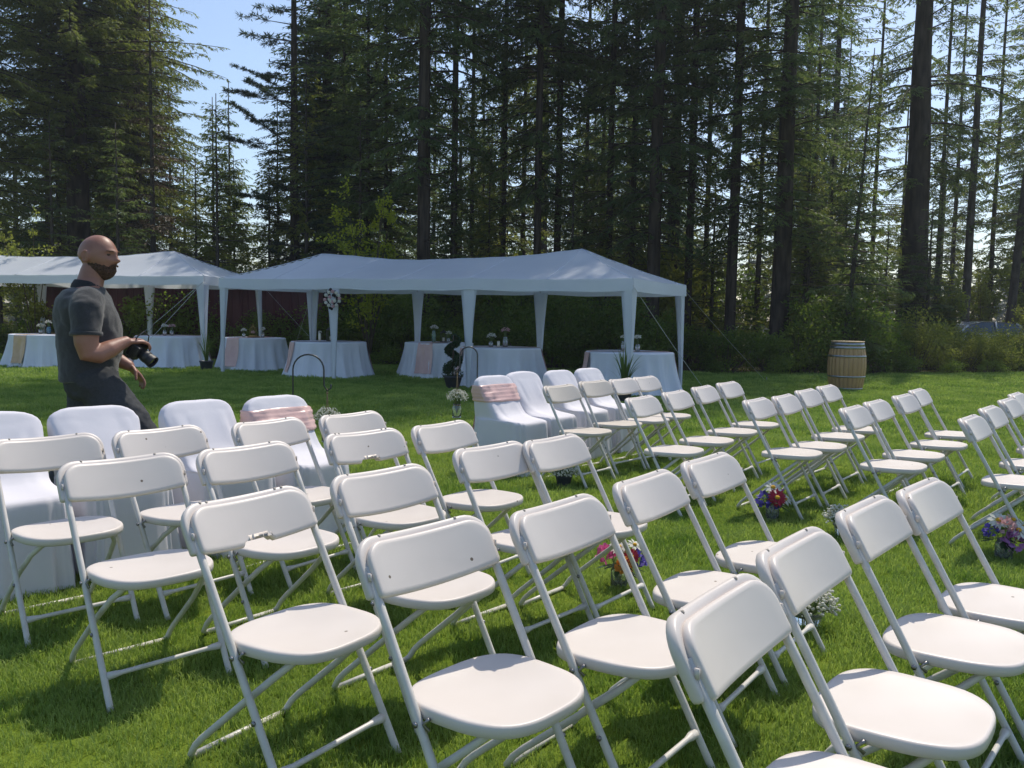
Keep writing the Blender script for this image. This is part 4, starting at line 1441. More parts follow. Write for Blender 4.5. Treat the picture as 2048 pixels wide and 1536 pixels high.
def lantern(x, y, z, label, w=0.13, h=0.22, mat='black'):
    t = thing('lantern', label, 'lantern', (x, y, z), 0.4, 'lanterns on the tables')
    fr = MB()
    for sx in (-1, 1):
        for sy in (-1, 1):
            fr.box((sx * w * 0.46, sy * w * 0.46, h / 2), (w * 0.08, w * 0.08, h))
    fr.box((0, 0, 0.008), (w * 1.05, w * 1.05, 0.016))
    fr.box((0, 0, h + 0.0095), (w * 1.1, w * 1.1, 0.018))
    for k in range(4):
        a = k * PI / 2
        fr.box((0.46 * w * math.cos(a), 0.46 * w * math.sin(a), h * 0.55), (0.006 + 0.84 * w * abs(math.sin(a)), 0.006 + 0.84 * w * abs(math.cos(a)), 0.006))
    fr.build('frame', M[mat], t, smooth=False)
    rf = MB()
    rf.lathe([(w * 0.62, h + 0.02), (w * 0.2, h + 0.06), (w * 0.12, h + 0.075)], n=4)
    rf.build('roof', M[mat], t, smooth=False)
    rg = MB()
    rg.tube([(0.03 * math.cos(a), 0, h + 0.10 + 0.03 * math.sin(a)) for a in np.linspace(-PI / 2, 1.5 * PI, 14)], 0.003, n=5)
    rg.build('ring', M[mat], t)
    cd = MB()
    cd.lathe([(0.026, 0.017), (0.026, 0.10), (0.018, 0.102)], n=12)
    cd.build('candle', M['candle'], t)
    return t


def cage(x, y, z, label):
    t = thing('birdcage_lantern', label, 'lantern', (x, y, z), 0, 'lanterns on the tables')
    b = MB()
    b.lathe([(0.09, 0.0), (0.095, 0.012), (0.085, 0.02)], n=20)
    b.build('base', M['gold'], t)
    for k in range(10):
        a = 2 * PI * k / 10
        mb = MB()
        mb.tube([(0.08 * math.cos(a), 0.08 * math.sin(a), 0.015), (0.08 * math.cos(a), 0.08 * math.sin(a), 0.14), (0.065 * math.cos(a), 0.065 * math.sin(a), 0.19), (0.02 * math.cos(a), 0.02 * math.sin(a), 0.235), (0, 0, 0.245)], 0.0028, n=4)
        mb.build('wire', M['gold'], t)
    rg = MB()
    rg.tube([(0.022 * math.cos(a), 0, 0.267 + 0.022 * math.sin(a)) for a in np.linspace(-PI / 2, 1.5 * PI, 14)], 0.003, n=5)
    rg.build('ring', M['gold'], t)
    fm = MB()
    blossoms(fm, (0, 0, 0.09), 0.05, 0.04, 30, 0.016, 5)
    fm.build('blossom', M['blush_petal'], t)


def pillar_candle(x, y, z, label, h=0.10, r=0.028):
    t = thing('candle', label, 'candle', (x, y, z), 0, 'candles on the tables')
    mb = MB()
    mb.lathe([(r, 0), (r, h), (r * 0.7, h - 0.004), (0.003, h - 0.006)], n=16)
    mb.build('wax', M['candle'], t)
    mb = MB()
    mb.tube([(0, 0, h - 0.006), (0.001, 0, h + 0.012)], 0.0014, n=5)
    mb.build('wick', M['black'], t)


def slice_disc(x, y, z, label, r=0.15):
    mb = MB()
    mb.lathe([(r * 0.97, 0.0), (r, 0.004), (r, 0.016), (r * 0.96, 0.02)], n=24)
    tag(mb.build('wood_slice', M['woodslice'], None, loc=(x, y, z)), label, 'wood slice', 'wood slices under the centrepieces')


bx, by, bz = TB['grass']
zr = bz + 0.012
slice_disc(bx + 0.02, by - 0.05, zr, 'brown wood slice under the gold cage lantern')
cage(bx + 0.0, by - 0.05, zr + 0.021, 'gold birdcage lantern with blush flowers beside the tall potted grass')
flower_jar(bx - 0.20, by - 0.10, zr, 'small jar of white flowers on one side of the gold cage lantern', h=0.10, r=0.035, seed=2, spread=0.07, tall=0.06)
flower_jar(bx + 0.24, by - 0.08, zr, 'footed jar of white flowers with a green sprig beside the gold cage', h=0.12, r=0.04, seed=3, spread=0.075, tall=0.07)
bx, by, bz = TB['wreath']
zr = bz + 0.012
lantern(bx + 0.06, by - 0.1, zr, 'black lantern on the table behind the wreath leg', 0.16, 0.23)
pillar_candle(bx - 0.16, by - 0.18, zr, 'ivory pillar candle beside the black lantern behind the wreath leg', 0.17)
flower_jar(bx - 0.22, by + 0.1, zr, 'slim jar with a few white flowers behind the wreath leg', h=0.13, r=0.03, seed=12, spread=0.05, tall=0.05, n=24)
bx, by, bz = TB['topiary']
zr = bz + 0.012
flower_jar(bx - 0.10, by - 0.2, zr, 'tall green bottle of white flowers behind the spiral topiary', h=0.26, r=0.045, glass='glass_green', seed=4, spread=0.09, tall=0.06)
lantern(bx + 0.10, by - 0.05, zr, 'black lantern beside the tall green bottle', 0.12, 0.2)
flower_jar(bx + 0.22, by - 0.18, zr, 'low jar of white flowers beside the black lantern and green bottle', h=0.10, r=0.04, seed=5, spread=0.08, tall=0.10, n=36)
bx, by, bz = TB['hook']
zr = bz + 0.012
flower_jar(bx - 0.20, by - 0.1, zr, 'low jar of loose white flowers on the bluish cloth past the topiary', h=0.10, r=0.045, seed=6, spread=0.10, tall=0.10)
flower_jar(bx + 0.08, by - 0.08, zr, 'tall clear jar of pale flowers on the bluish cloth past the topiary', h=0.20, r=0.05, seed=7, spread=0.09, tall=0.12, petal='blush_petal')
pillar_candle(bx - 0.05, by - 0.14, zr, 'short ivory candle between the two jars past the topiary', 0.11)
bx, by, bz = TB['spiky']
zr = bz + 0.012
flower_jar(bx + 0.12, by - 0.15, zr, 'jar of white flowers right behind the tent leg by the spiky plant', h=0.13, r=0.045, seed=8, spread=0.07, tall=0.12)
flower_jar(bx - 0.12, by + 0.05, zr, 'slim bottle of white flowers behind the spiky plant', h=0.18, r=0.035, seed=9, spread=0.06, tall=0.07, n=30)
bx, by, bz = TB['gold']
zr = bz + 0.012
flower_jar(bx + 0.12, by - 0.15, zr, 'blue glass jar of white flowers on the table with gold runner', h=0.17, r=0.05, glass='glass_blue', seed=10, spread=0.08, tall=0.10)
flower_jar(bx - 0.10, by - 0.10, zr, 'low clear jar of white flowers on the table with gold runner', h=0.10, r=0.045, seed=11, spread=0.10, tall=0.08)
slice_disc(bx + 0.22, by - 0.05, zr, 'brown wood slice beside the blue glass jar', 0.12)
bx, by, bz = TB['cam']
zr = bz + 0.012
flower_jar(bx - 0.10, by - 0.12, zr, 'jar of white flowers on the table behind the camera in hand', h=0.12, r=0.045, seed=13, spread=0.09, tall=0.10)
flower_jar(bx + 0.04, by - 0.05, zr, 'jar of reddish flowers on the table behind the camera in hand', h=0.12, r=0.045, seed=14, spread=0.09, tall=0.10, petal='blush_petal')


# ---- wreath on the tent leg
def wreath():
    p = TW1(T1B, 0.0, 0)
    c = Vector((T1O[0] + p.x, T1O[1] + p.y, 0)) + Vector((-0.10, -0.20, 1.74))
    c = atd(665, 598, T1O[1] + p.y - 0.16)
    t = thing('flower_wreath', 'round wreath of pale roses and dark leaves hung on the shaded tent leg', 'wreath', c)
    rng = random.Random(4)
    lm = MB()
    for k in range(34):
        a = rng.uniform(0, 2 * PI)
        r = rng.uniform(0.06, 0.2)
        lm.ball((r * math.cos(a), 0.03 + rng.uniform(-0.02, 0.03), r * math.sin(a)), (0.03, 0.02, 0.03), 6, 4)
    lm.build('leaf', M['collar'], t)
    for k in range(17):
        a = 2 * PI * k / 17 * (2 if k > 11 else 1.45) + rng.uniform(-0.1, 0.1)
        r = 0.145 if k < 12 else 0.06
        mb = MB()
        cx, cz = r * math.cos(a), r * math.sin(a)
        mb.ball((cx, -0.02, cz), (0.036, 0.03, 0.036), 8, 6)
        for j in range(5):
            b = 2 * PI * j / 5
            mb.ball((cx + 0.018 * math.cos(b), -0.038, cz + 0.018 * math.sin(b)), (0.018, 0.014, 0.018), 6, 4)
        mb.build('rose', M['white_petal' if k % 3 else 'blush_petal'], t)


wreath()


# ---- iron hooks with hanging jars
def hook(base, top_z, arch_w, side, label, jar_label, jar_z, seed):
    t = thing('garden_hook', label, 'hook', base, 0, 'iron garden hooks')
    mb = MB()
    r = arch_w / 2
    P = [(0, 0, -0.12), (0, 0, 0.3), (0, 0, top_z - r)]
    for a in np.linspace(0, PI, 13)[1:]:
        P.append((side * (r - r * math.cos(a)), 0, top_z - r + r * math.sin(a)))
    P += [(side * 2 * r, 0, top_z - r - 0.14), (side * (2 * r + 0.03), 0, top_z - r - 0.19), (side * (2 * r + 0.065), 0, top_z - r - 0.165), (side * (2 * r + 0.065), 0, top_z - r - 0.13)]
    mb.tube(P, 0.0075, n=8)
    mb.build('crook', M['black'], t)
    mb = MB()
    mb.tube([(-0.09, 0, -0.1), (-0.09, 0, 0.05), (0.09, 0, 0.05), (0.09, 0, -0.1)], 0.006, n=6)
    mb.build('foot_prong', M['black'], t)
    hx = side * (2 * r + 0.03)
    hz = top_z - r - 0.18
    j = thing('hanging_jar', jar_label, 'jar', (base[0] + hx, base[1], jar_z), 0, 'hanging jars of baby\'s breath')
    g = MB()
    R, H = 0.052, 0.16
    g.lathe([(R * 0.9, 0.0), (R, 0.01), (R, H * 0.75), (R * 0.82, H * 0.86), (R * 0.82, H), (R * 0.76, H), (R * 0.76, H * 0.86), (R * 0.93, H * 0.73), (R * 0.93, 0.016), (0.002, 0.014)], n=18)
    g.build('glass_jar', M['glass'], j)
    fm, sm = MB(), MB()
    blossoms(fm, (0, 0, H + 0.075), 0.13, 0.10, 380, 0.0070, seed, stems=sm, base=(0, 0, 0.02))
    sm.build('stem', M['stem'], j)
    fm.build('blossom', M['white_petal'], j)
    tw = MB()
    L = hz - jar_z
    tw.tube([(0, 0, L + 0.01), (0.006, 0, L * 0.75), (0.02, 0.03, H + 0.02), (R * 0.8, 0, H - 0.02)], 0.0035, n=5)
    tw.tube([(0, 0, L + 0.01), (-0.004, 0, L * 0.75), (-0.015, -0.03, H + 0.02), (-R * 0.8, 0, H - 0.02)], 0.0035, n=5)
    tw.tube([(R * 0.84 * math.cos(a), R * 0.84 * math.sin(a), H - 0.012) for a in np.linspace(0, 2 * PI, 19)], 0.004, n=5)
    tw.ball((0, 0, L - 0.03), 0.012, 8, 6)
    tw.build('twine', M['twine'], j)


h1 = atd(586, 800, 7.75)
hook((h1.x, 7.75, 0), 0.975, 0.285, 1, 'black iron hook standing behind the sashed chair on the photographer side', 'jar of white baby\'s breath hanging behind the sashed chair beside photographer', 0.165, 5)
h2 = onz(953, 868)
hook((h2.x, h2.y, 0), 1.0, 0.20, -1, 'black iron hook standing beside the sashed chair towards the barrel', 'jar of white baby\'s breath hanging beside the topiary', 0.185, 6)


# ---- bouquets in jars along the aisle
def daisy(t, c, tilt, R, petal, np_=16, centre='yellow'):
    mb = MB()
    d = Vector(tilt).normalized()
    a1 = d.orthogonal().normalized()
    a2 = d.cross(a1)
    c = Vector(c)
    for k in range(np_):
        a = 2 * PI * k / np_
        r = a1 * math.cos(a) + a2 * math.sin(a)
        s = d.cross(r)
        w = R * 0.17
        jz = 0.15 * math.sin(k * 2.7)
        mb.add([c + r * R * 0.2, c + r * R * 0.65 + s * w + d * R * jz * 0.5, c + r * R + d * R * (jz - 0.12), c + r * R * 0.65 - s * w + d * R * jz * 0.5], [(0, 1, 2, 3)])
    f = mb.build('flower', M[petal], t)
    m2 = MB()
    m2.ball(c + d * R * 0.05, (R * 0.26, R * 0.26, R * 0.2), 10, 6)
    m2.build('flower_centre', M[centre], f)


def ruffle(t, c, R, petal, seed):
    rng = random.Random(seed)
    mb = MB()
    for k in range(46):
        d = Vector((rng.gauss(0, 1), rng.gauss(0, 1), rng.gauss(0.3, 1))).normalized()
        s = d.orthogonal().normalized()
        s = (s + d.cross(s) * rng.uniform(-1, 1)).normalized()
        p = Vector(c) + d * R * rng.uniform(0.3, 0.6)
        L = R * rng.uniform(0.4, 0.6)
        mb.add([p, p + d * L * 0.6 + s * R * 0.28, p + d * L, p + d * L * 0.6 - s * R * 0.28], [(0, 1, 2, 3)])
    mb.build('flower', M[petal], t)


def bouquet(base, label, kind, jar='glass', s=0.9):
    t = thing('aisle_bouquet', label, 'bouquet', base, 0, 'aisle bouquets', s)
    g = MB()
    g.lathe([(0.045, 0.0), (0.05, 0.01), (0.05, 0.10), (0.04, 0.118), (0.042, 0.13), (0.036, 0.13), (0.046, 0.095), (0.046, 0.016), (0.002, 0.014)], n=18)
    g.build('glass_jar', M[jar], t)
    st = MB()
    rng = random.Random(len(label))
    for k in range(9):
        a = rng.uniform(0, 2 * PI)
        st.tube([(0.01 * math.cos(a), 0.01 * math.sin(a), 0.02), (0.03 * math.cos(a), 0.03 * math.sin(a), 0.13), (0.06 * math.cos(a), 0.06 * math.sin(a), 0.2)], 0.003, n=4)
    st.build('stem', M['stem'], t)
    lv = MB()
    for k in range(16):
        a = rng.uniform(0, 2 * PI)
        r = Vector((math.cos(a), math.sin(a), rng.uniform(-0.4, 0.3)))
        p = Vector((0, 0, 0.14)) + r * 0.03
        s_ = Vector((-r.y, r.x, 0)).normalized() * 0.016
        lv.add([p, p + r * 0.06 + s_, p + r * 0.12, p + r * 0.06 - s_], [(0, 1, 2, 3)])
    lv.build('leaf', M['topiary'], t)
    for i, (what, petal, c, R) in enumerate(kind):
        if what == 'd':
            daisy(t, c, (c[0] * 4, c[1] * 4 - 0.5, 0.8), R, petal)
        elif what == 'y':
            daisy(t, c, (c[0] * 4, c[1] * 4 - 0.8, 0.5), R, petal, 20)
        else:
            ruffle(t, c, R, petal, i + len(label))
    return t


K1 = [('d', 'white_petal', (-0.01, -0.02, 0.235), 0.058), ('r', 'pink_petal', (-0.085, -0.02, 0.19), 0.062), ('r', 'orange_petal', (0.02, -0.07, 0.155), 0.065), ('y', 'red_petal', (0.055, -0.065, 0.195), 0.05), ('r', 'blue_petal', (0.105, -0.01, 0.165), 0.06), ('d', 'white_petal', (0.085, 0.03, 0.235), 0.048), ('r', 'pink_petal', (0.0, 0.07, 0.2), 0.055)]
K2 = [('d', 'white_petal', (-0.005, -0.01, 0.25), 0.07), ('y', 'red_petal', (0.01, -0.07, 0.185), 0.075), ('r', 'blue_petal', (-0.07, -0.03, 0.165), 0.07), ('r', 'blue_petal', (0.0, -0.02, 0.13), 0.065), ('d', 'white_petal', (0.085, -0.03, 0.165), 0.06), ('r', 'lilac_petal', (0.06, 0.06, 0.17), 0.06)]
K3 = [('d', 'white_petal', (-0.055, -0.02, 0.25), 0.065), ('d', 'white_petal', (0.035, -0.075, 0.205), 0.065), ('r', 'blush_petal', (-0.02, -0.05, 0.22), 0.06), ('r', 'lilac_petal', (0.02, -0.07, 0.135), 0.085), ('r', 'blue_petal', (-0.09, -0.02, 0.19), 0.055), ('d', 'white_petal', (0.10, -0.03, 0.215), 0.06), ('r', 'red_petal', (0.1, -0.01, 0.16), 0.05), ('d', 'blush_petal', (0.045, 0.0, 0.25), 0.055)]
q = onz(1240, 1108, 0.17)
bouquet((q.x, q.y, 0), 'mixed bouquet of pink, orange and blue flowers with daisy under folding chair', K1)
q = onz(1546, 990, 0.17)
bouquet((q.x, q.y, 0), 'bouquet of daisies, one red and yellow bloom and blue flowers by chair leg', K2)
q = onz(2010, 1062, 0.17)
bouquet((q.x, q.y, 0), 'bouquet of white daisies with lilac and pink blooms on the grass', K3, s=0.95)


def breath_pot(px, py, label, seed, pot=True, zc=0.14):
    p = onz(px, py, zc)
    t = thing('flower_pot', label, 'flower pot', (p.x, p.y, 0), 0, 'pots of baby\'s breath by the aisle')
    g = MB()
    g.lathe([(0.045, 0.0), (0.05, 0.005), (0.066, 0.075), (0.07, 0.08), (0.07, 0.09), (0.062, 0.09), (0.06, 0.07), (0.002, 0.065)], n=20)
    g.build('pot', M['pot' if pot else 'glass'], t)
    fm, sm = MB(), MB()
    blossoms(fm, (0, 0, 0.125), 0.135, 0.09, 420, 0.0072, seed, stems=sm, base=(0, 0, 0.06))
    sm.build('stem', M['stem'], t)
    fm.build('blossom', M['white_petal'], t)


breath_pot(1128, 938, 'dark pot of white baby\'s breath on the grass between the two chair blocks', 3)
breath_pot(1616, 1198, 'baby\'s breath at the aisle end of the frontmost row beside photographer', 4, False)
breath_pot(1690, 1032, 'loose white baby\'s breath on the grass beneath the barrel-side chairs', 5, False)


# ---- spiral topiary
def topiary():
    p = onz(906, 778)
    t = thing('spiral_topiary', 'dark green spiral topiary in a dark pot beside the tent leg', 'topiary', (p.x, p.y - 0.05, 0))
    g = MB()
    g.lathe([(0.10, 0.0), (0.11, 0.01), (0.17, 0.22), (0.185, 0.225), (0.185, 0.25), (0.165, 0.25), (0.16, 0.22), (0.002, 0.215)], n=24)
    g.build('pot', M['pot'], t)
    mb = MB()
    mb.tube([(0, 0, 0.2), (0, 0, 1.0)], 0.012, n=6)
    mb.build('stem', M['twig'], t)
    rng = np.random.default_rng(4)
    P, A = [], []
    for k in range(150):
        q = k / 149
        a = q * 1.9 * 2 * PI + 2.2
        r = 0.115 * (1 - 0.35 * q)
        c = np.array([r * math.cos(a), r * math.sin(a), 0.33 + 0.64 * q])
        n = 30
        d = unit(rng.normal(0, 1, (n, 3)))
        P.append(c + d * (0.080 * (1 - 0.40 * q)) * rng.random((n, 1)) ** 0.4)
        A.append(unit(d + rng.normal(0, 0.5, (n, 3))))
    for k in range(12):
        a = 2 * PI * k / 12
        n = 26
        d = unit(rng.normal(0, 1, (n, 3)))
        P.append(np.array([0.13 * math.cos(a), 0.13 * math.sin(a), 0.29]) + d * 0.06)
        A.append(unit(d + rng.normal(0, 0.5, (n, 3))))
    P, A = np.concatenate(P), np.concatenate(A)
    B = unit(np.cross(A, rng.normal(0, 1, (len(P), 3))))
    V, Q = leaf_quads(P, A, B, np.full(len(P), 0.034), np.full(len(P), 0.022))
    link('foliage', np_mesh('topiary_foliage', V, Q, M['topiary']), t)


topiary()


# ---- potted grasses
def potted_grass(px, py, label, n, h, spread, width, seed, pot_r=0.12):
    p = onz(px, py)
    t = thing('potted_plant', label, 'potted plant', (p.x, p.y, 0))
    g = MB()
    g.lathe([(pot_r * 0.75, 0.0), (pot_r * 0.8, 0.01), (pot_r, 0.2), (pot_r * 1.06, 0.205), (pot_r * 1.06, 0.225), (pot_r * 0.9, 0.225), (pot_r * 0.88, 0.2), (0.002, 0.195)], n=20)
    g.build('pot', M['pot'], t)
    rng = random.Random(seed)
    for k in range(n):
        a = rng.uniform(0, 2 * PI)
        L = h * rng.uniform(0.55, 1.05)
        sp = spread * rng.uniform(0.15, 1.0)
        d = Vector((math.cos(a), math.sin(a), 0))
        s = Vector((-d.y, d.x, 0))
        mb = MB()
        rows = []
        for i in range(8):
            q = i / 7
            c = d * (0.03 + sp * q ** 1.7) + Vector((0, 0, 0.19 + L * (q - 0.28 * (sp / spread) * q ** 3)))
            w = width * (1 - q ** 2) * 0.5 + 0.0008
            rows.append([c - s * w, c + s * w])
        mb.grid(rows)
        mb.build('leaf', M['reed'], t)


potted_grass(413, 741, 'tall wispy grass in a dark pot between the two tents', 46, 0.95, 0.42, 0.012, 3, 0.15)
potted_grass(1248, 803, 'spiky broad-leaved plant in a dark pot by the tent leg', 34, 0.80, 0.34, 0.036, 4, 0.13)


# ================================================================== WINE BARREL
def barrel():
    p = onz(1691, 779)
    t = thing('wine_barrel', 'oak wine barrel with steel hoops standing on the lawn', 'barrel', (p.x, p.y, 0), 0.3)
    H, R0, R1 = 0.955, 0.305, 0.368
    prof = lambda z: R0 + (R1 - R0) * math.sin(PI * z / H) ** 0.9 if 0 < z < H else R0
    ns = 26
    for k in range(ns):
        a0, a1 = 2 * PI * k / ns + 0.0012, 2 * PI * (k + 1) / ns - 0.0012
        mb = MB()
        rows = []
        for i in range(13):
            z = H * i / 12
            r = prof(z)
            am = (a0 + a1) / 2
            rows.append([((r - 0.022) * math.cos(a0), (r - 0.022) * math.sin(a0), z), (r * math.cos(a0), r * math.sin(a0), z), ((r + 0.001) * math.cos(am), (r + 0.001) * math.sin(am), z), (r * math.cos(a1), r * math.sin(a1), z), ((r - 0.022) * math.cos(a1), (r - 0.022) * math.sin(a1), z)])
        mb.grid(rows, loop=True)
        mb.add(rows[-1], [(0, 1, 2, 3, 4)])
        mb.build('stave', M['oak'], t)
    for z0, z1 in ((0.012, 0.05), (0.255, 0.29), (0.66, 0.70), (0.825, 0.875), (0.885, 0.95)):
        mb = MB()
        N = 52
        rows = [[(r * math.cos(2 * PI * i / N), r * math.sin(2 * PI * i / N), z) for i in range(N)] for r, z in ((prof(z0) + 0.001, z0), (prof(z0) + 0.0055, z0 + 0.001), (prof(z1) + 0.0055, z1 - 0.001), (prof(z1) + 0.001, z1))]
        mb.grid(rows, loop=True)
        mb.build('hoop', M['hoop'], t)
    mb = MB()
    mb.lathe([(0.002, H - 0.03), (R0 - 0.024, H - 0.03), (R0 - 0.024, H - 0.045)], n=40, closed=False)
    mb.build('barrel_head', M['oak_top'], t)
    mb = MB()                     # plain board laid over the head
    mb.lathe([(R0 + 0.006, H + 0.001), (R0 + 0.012, H + 0.004), (R0 + 0.012, H + 0.02), (R0 + 0.006, H + 0.023), (0.0, H + 0.024)], n=48)
    mb.build('top_board', M['oak_top'], t)


barrel()


# ================================================================== MAROON SHED
def shed():
    x0, x1, y0, y1, H = -13.6, -5.4, 24.6, 28.5, 2.25
    t = thing('shed', 'dark maroon metal-sided shed behind the sunlit tent', 'shed', (x0, y0, 0), -0.06)
    L, D = x1 - x0, y1 - y0
    core = MB()
    core.box((L / 2, D / 2, H / 2 - 0.02), (L - 0.08, D - 0.08, H - 0.05))
    core.build('wall', M['maroon'], t, smooth=False)
    n = int(L / 0.46)
    for k in range(n):
        c = L * (k + 0.5) / n
        mb = MB()
        w = L / n
        pts = [(-w / 2, 0), (-w / 2 + 0.03, -0.03), (-w / 2 + 0.06, -0.03), (-w / 2 + 0.09, 0), (-0.02, 0), (-0.01, -0.012), (0.01, -0.012), (0.02, 0), (w / 2 - 0.002, 0)]
        rows = [[(c + u, 0.02 + v, z) for u, v in pts] for z in (0.0, H - 0.03)]
        mb.grid(rows)
        mb.build('siding_panel', M['maroon'], t, smooth=False)
    rf = MB()
    rows = [[(-0.3, -0.35, H), (L + 0.3, -0.35, H)], [(-0.3, D / 2, H + 0.16), (L + 0.3, D / 2, H + 0.16)], [(-0.3, D + 0.35, H), (L + 0.3, D + 0.35, H)], [(-0.3, D + 0.35, H - 0.05), (L + 0.3, D + 0.35, H - 0.05)], [(-0.3, D / 2, H + 0.10), (L + 0.3, D / 2, H + 0.10)], [(-0.3, -0.35, H - 0.05), (L + 0.3, -0.35, H - 0.05)], [(-0.3, -0.35, H), (L + 0.3, -0.35, H)]]
    rf.grid(rows, flip=True)
    rf.build('roof', M['roof'], t, smooth=False)


shed()


# ================================================================== PARKED CAR
def car():
    p = atd(1990, 690, 29.5)
    t = thing('parked_car', 'pale silver car parked beyond the brush, half hidden by leaves', 'car', (p.x, 29.5, 0), PI + 0.12)
    L, Wd = 4.5, 1.78
    prof = [(-2.25, 0.55), (-2.22, 0.85), (-1.9, 0.96), (-1.35, 1.02), (-0.55, 1.06), (0.9, 1.06), (1.45, 1.04), (2.05, 1.0), (2.22, 0.9), (2.26, 0.6), (2.2, 0.32), (1.85, 0.28), (1.0, 0.26), (-1.0, 0.26), (-1.85, 0.28), (-2.2, 0.34)]
    mb = MB()
    rows = []
    for yk, sc, dz in ((-Wd / 2, 0.96, 0.0), (-Wd / 2 + 0.04, 0.99, 0.0), (-Wd / 4, 1.0, 0.012), (0, 1.0, 0.016), (Wd / 4, 1.0, 0.012), (Wd / 2 - 0.04, 0.99, 0.0), (Wd / 2, 0.96, 0.0)):
        rows.append([(x * sc, yk, 0.62 + (z - 0.62) * sc + (dz if z > 0.8 else 0)) for x, z in prof])
    mb.grid(rows, loop=True)
    mb.add(rows[0], [tuple(range(len(prof)))])
    mb.add(rows[-1], [tuple(range(len(prof) - 1, -1, -1))])
    mb.build('body', M['carpaint'], t)
    cab = [(-0.85, 1.04), (-0.25, 1.40), (0.25, 1.455), (1.0, 1.44), (1.5, 1.32), (1.95, 1.03)]
    mb = MB()
    rows = []
    for yk, k in ((-0.80, 0.0), (-0.68, 1.0), (0.68, 1.0), (0.80, 0.0)):
        rows.append([(x, yk * (1.0 if z < 1.1 else 0.86), z) for x, z in cab])
    mb.grid(rows[1:3])
    g = MB()
    for sgn in (-1, 1):
        g.add([(x, sgn * (0.82 if z < 1.1 else 0.64), z - 0.01) for x, z in cab], [tuple(range(6)) if sgn > 0 else tuple(range(5, -1, -1))])
    g.add([(-0.85, -0.76, 1.045), (-0.85, 0.76, 1.045), (-0.27, 0.6, 1.395), (-0.27, -0.6, 1.395)], [(0, 1, 2, 3)])
    g.add([(1.95, -0.76, 1.035), (1.95, 0.76, 1.035), (1.5, 0.6, 1.325), (1.5, -0.6, 1.325)], [(3, 2, 1, 0)])
    g.build('window', M['carglass'], t, smooth=False)
    rfm = MB()
    rfm.grid([[(x, y * 0.66, z + 0.012 * (1 - y * y)) for y in (-1, -0.5, 0, 0.5, 1)] for x, z in cab[1:5]], flip=True)
    for sgn in (-1, 1):
        for a, b in ((0, 1), (4, 5)):
            rfm.tube([(cab[a][0], sgn * (0.80 if cab[a][1] < 1.1 else 0.65), cab[a][1]), (cab[b][0], sgn * (0.80 if cab[b][1] < 1.1 else 0.65), cab[b][1])], 0.035, n=6)
        rfm.tube([(0.55, sgn * 0.82, 1.05), (0.52, sgn * 0.66, 1.45)], 0.03, n=6)
    rfm.build('roof', M['carpaint'], t)
    for x in (-1.38, 1.36):
        for s in (-1, 1):
            w = MB()
            w.tube([(x, s * 0.70, 0.31), (x, s * 0.90, 0.31)], 0.31, n=24)
            wh = w.build('wheel', M['rubber'], t)
            r = MB()
            r.tube([(x, s * 0.895, 0.31), (x, s * 0.91, 0.31)], 0.2, n=16)
            r.build('rim', M['hoop'], wh)
    for s in (-1, 1):
        l_ = MB()
        l_.box((2.2, s * 0.66, 0.85), (0.09, 0.3, 0.14))
        l_.build('tail_light', M['taillight'], t)
        l_ = MB()
        l_.box((-2.17, s * 0.62, 0.78), (0.1, 0.34, 0.13))
        l_.build('headlight', M['glass'], t)


car()
# ================================================================== THE PHOTOGRAPHER
def ring_loft(mb, rings, n=20):
    """rings: (centre, forward half axis, lateral half axis, dir_forward, dir_lateral)"""
    rows = []
    for c, a, b, f, l in rings:
        rows.append([Vector(c) + Vector(f) * (a * math.cos(2 * PI * k / n)) + Vector(l) * (b * math.sin(2 * PI * k / n)) for k in range(n)])
    o = len(mb.v)
    mb.grid(rows, loop=True)
    mb.add([rows[0][k] for k in range(n)], [tuple(range(n))])
    mb.add([rows[-1][k] for k in range(n)], [tuple(range(n - 1, -1, -1))])


X, Yv, Z = (1, 0, 0), (0, 1, 0), (0, 0, 1)
TORSO = [(0.86, -0.02, 0.115, 0.165), (0.93, -0.025, 0.138, 0.185), (1.0, -0.02, 0.142, 0.185), (1.08, -0.01, 0.145, 0.183), (1.18, -0.01, 0.147, 0.193), (1.28, -0.02, 0.148, 0.212), (1.36, -0.03, 0.138, 0.222), (1.42, -0.035, 0.118, 0.208), (1.465, -0.03, 0.088, 0.150), (1.50, -0.02, 0.078, 0.095), (1.55, -0.005, 0.072, 0.076), (1.60, 0.008, 0.070, 0.073), (1.64, 0.02, 0.066, 0.068)]
R_ARM = [((-0.025, -0.185, 1.405), 0.072), ((-0.03, -0.235, 1.36), 0.071), ((-0.035, -0.262, 1.25), 0.064), ((-0.035, -0.272, 1.15), 0.056), ((-0.025, -0.272, 1.09), 0.051), ((0.02, -0.262, 1.085), 0.051), ((0.08, -0.235, 1.115), 0.048), ((0.135, -0.20, 1.145), 0.036), ((0.165, -0.182, 1.158), 0.031)]
L_ARM = [((-0.025, 0.185, 1.405), 0.072), ((-0.01, 0.235, 1.36), 0.071), ((-0.01, 0.262, 1.25), 0.064), ((0.015, 0.27, 1.14), 0.055), ((0.04, 0.268, 1.08), 0.050), ((0.10, 0.255, 1.04), 0.047), ((0.165, 0.235, 1.00), 0.036), ((0.19, 0.225, 0.985), 0.031)]
R_LEG = [((-0.01, -0.095, 0.93), 0.112), ((0.07, -0.10, 0.80), 0.106), ((0.18, -0.105, 0.66), 0.090), ((0.265, -0.105, 0.53), 0.070), ((0.275, -0.105, 0.44), 0.064), ((0.265, -0.105, 0.32), 0.062), ((0.245, -0.105, 0.15), 0.045), ((0.24, -0.105, 0.085), 0.042)]
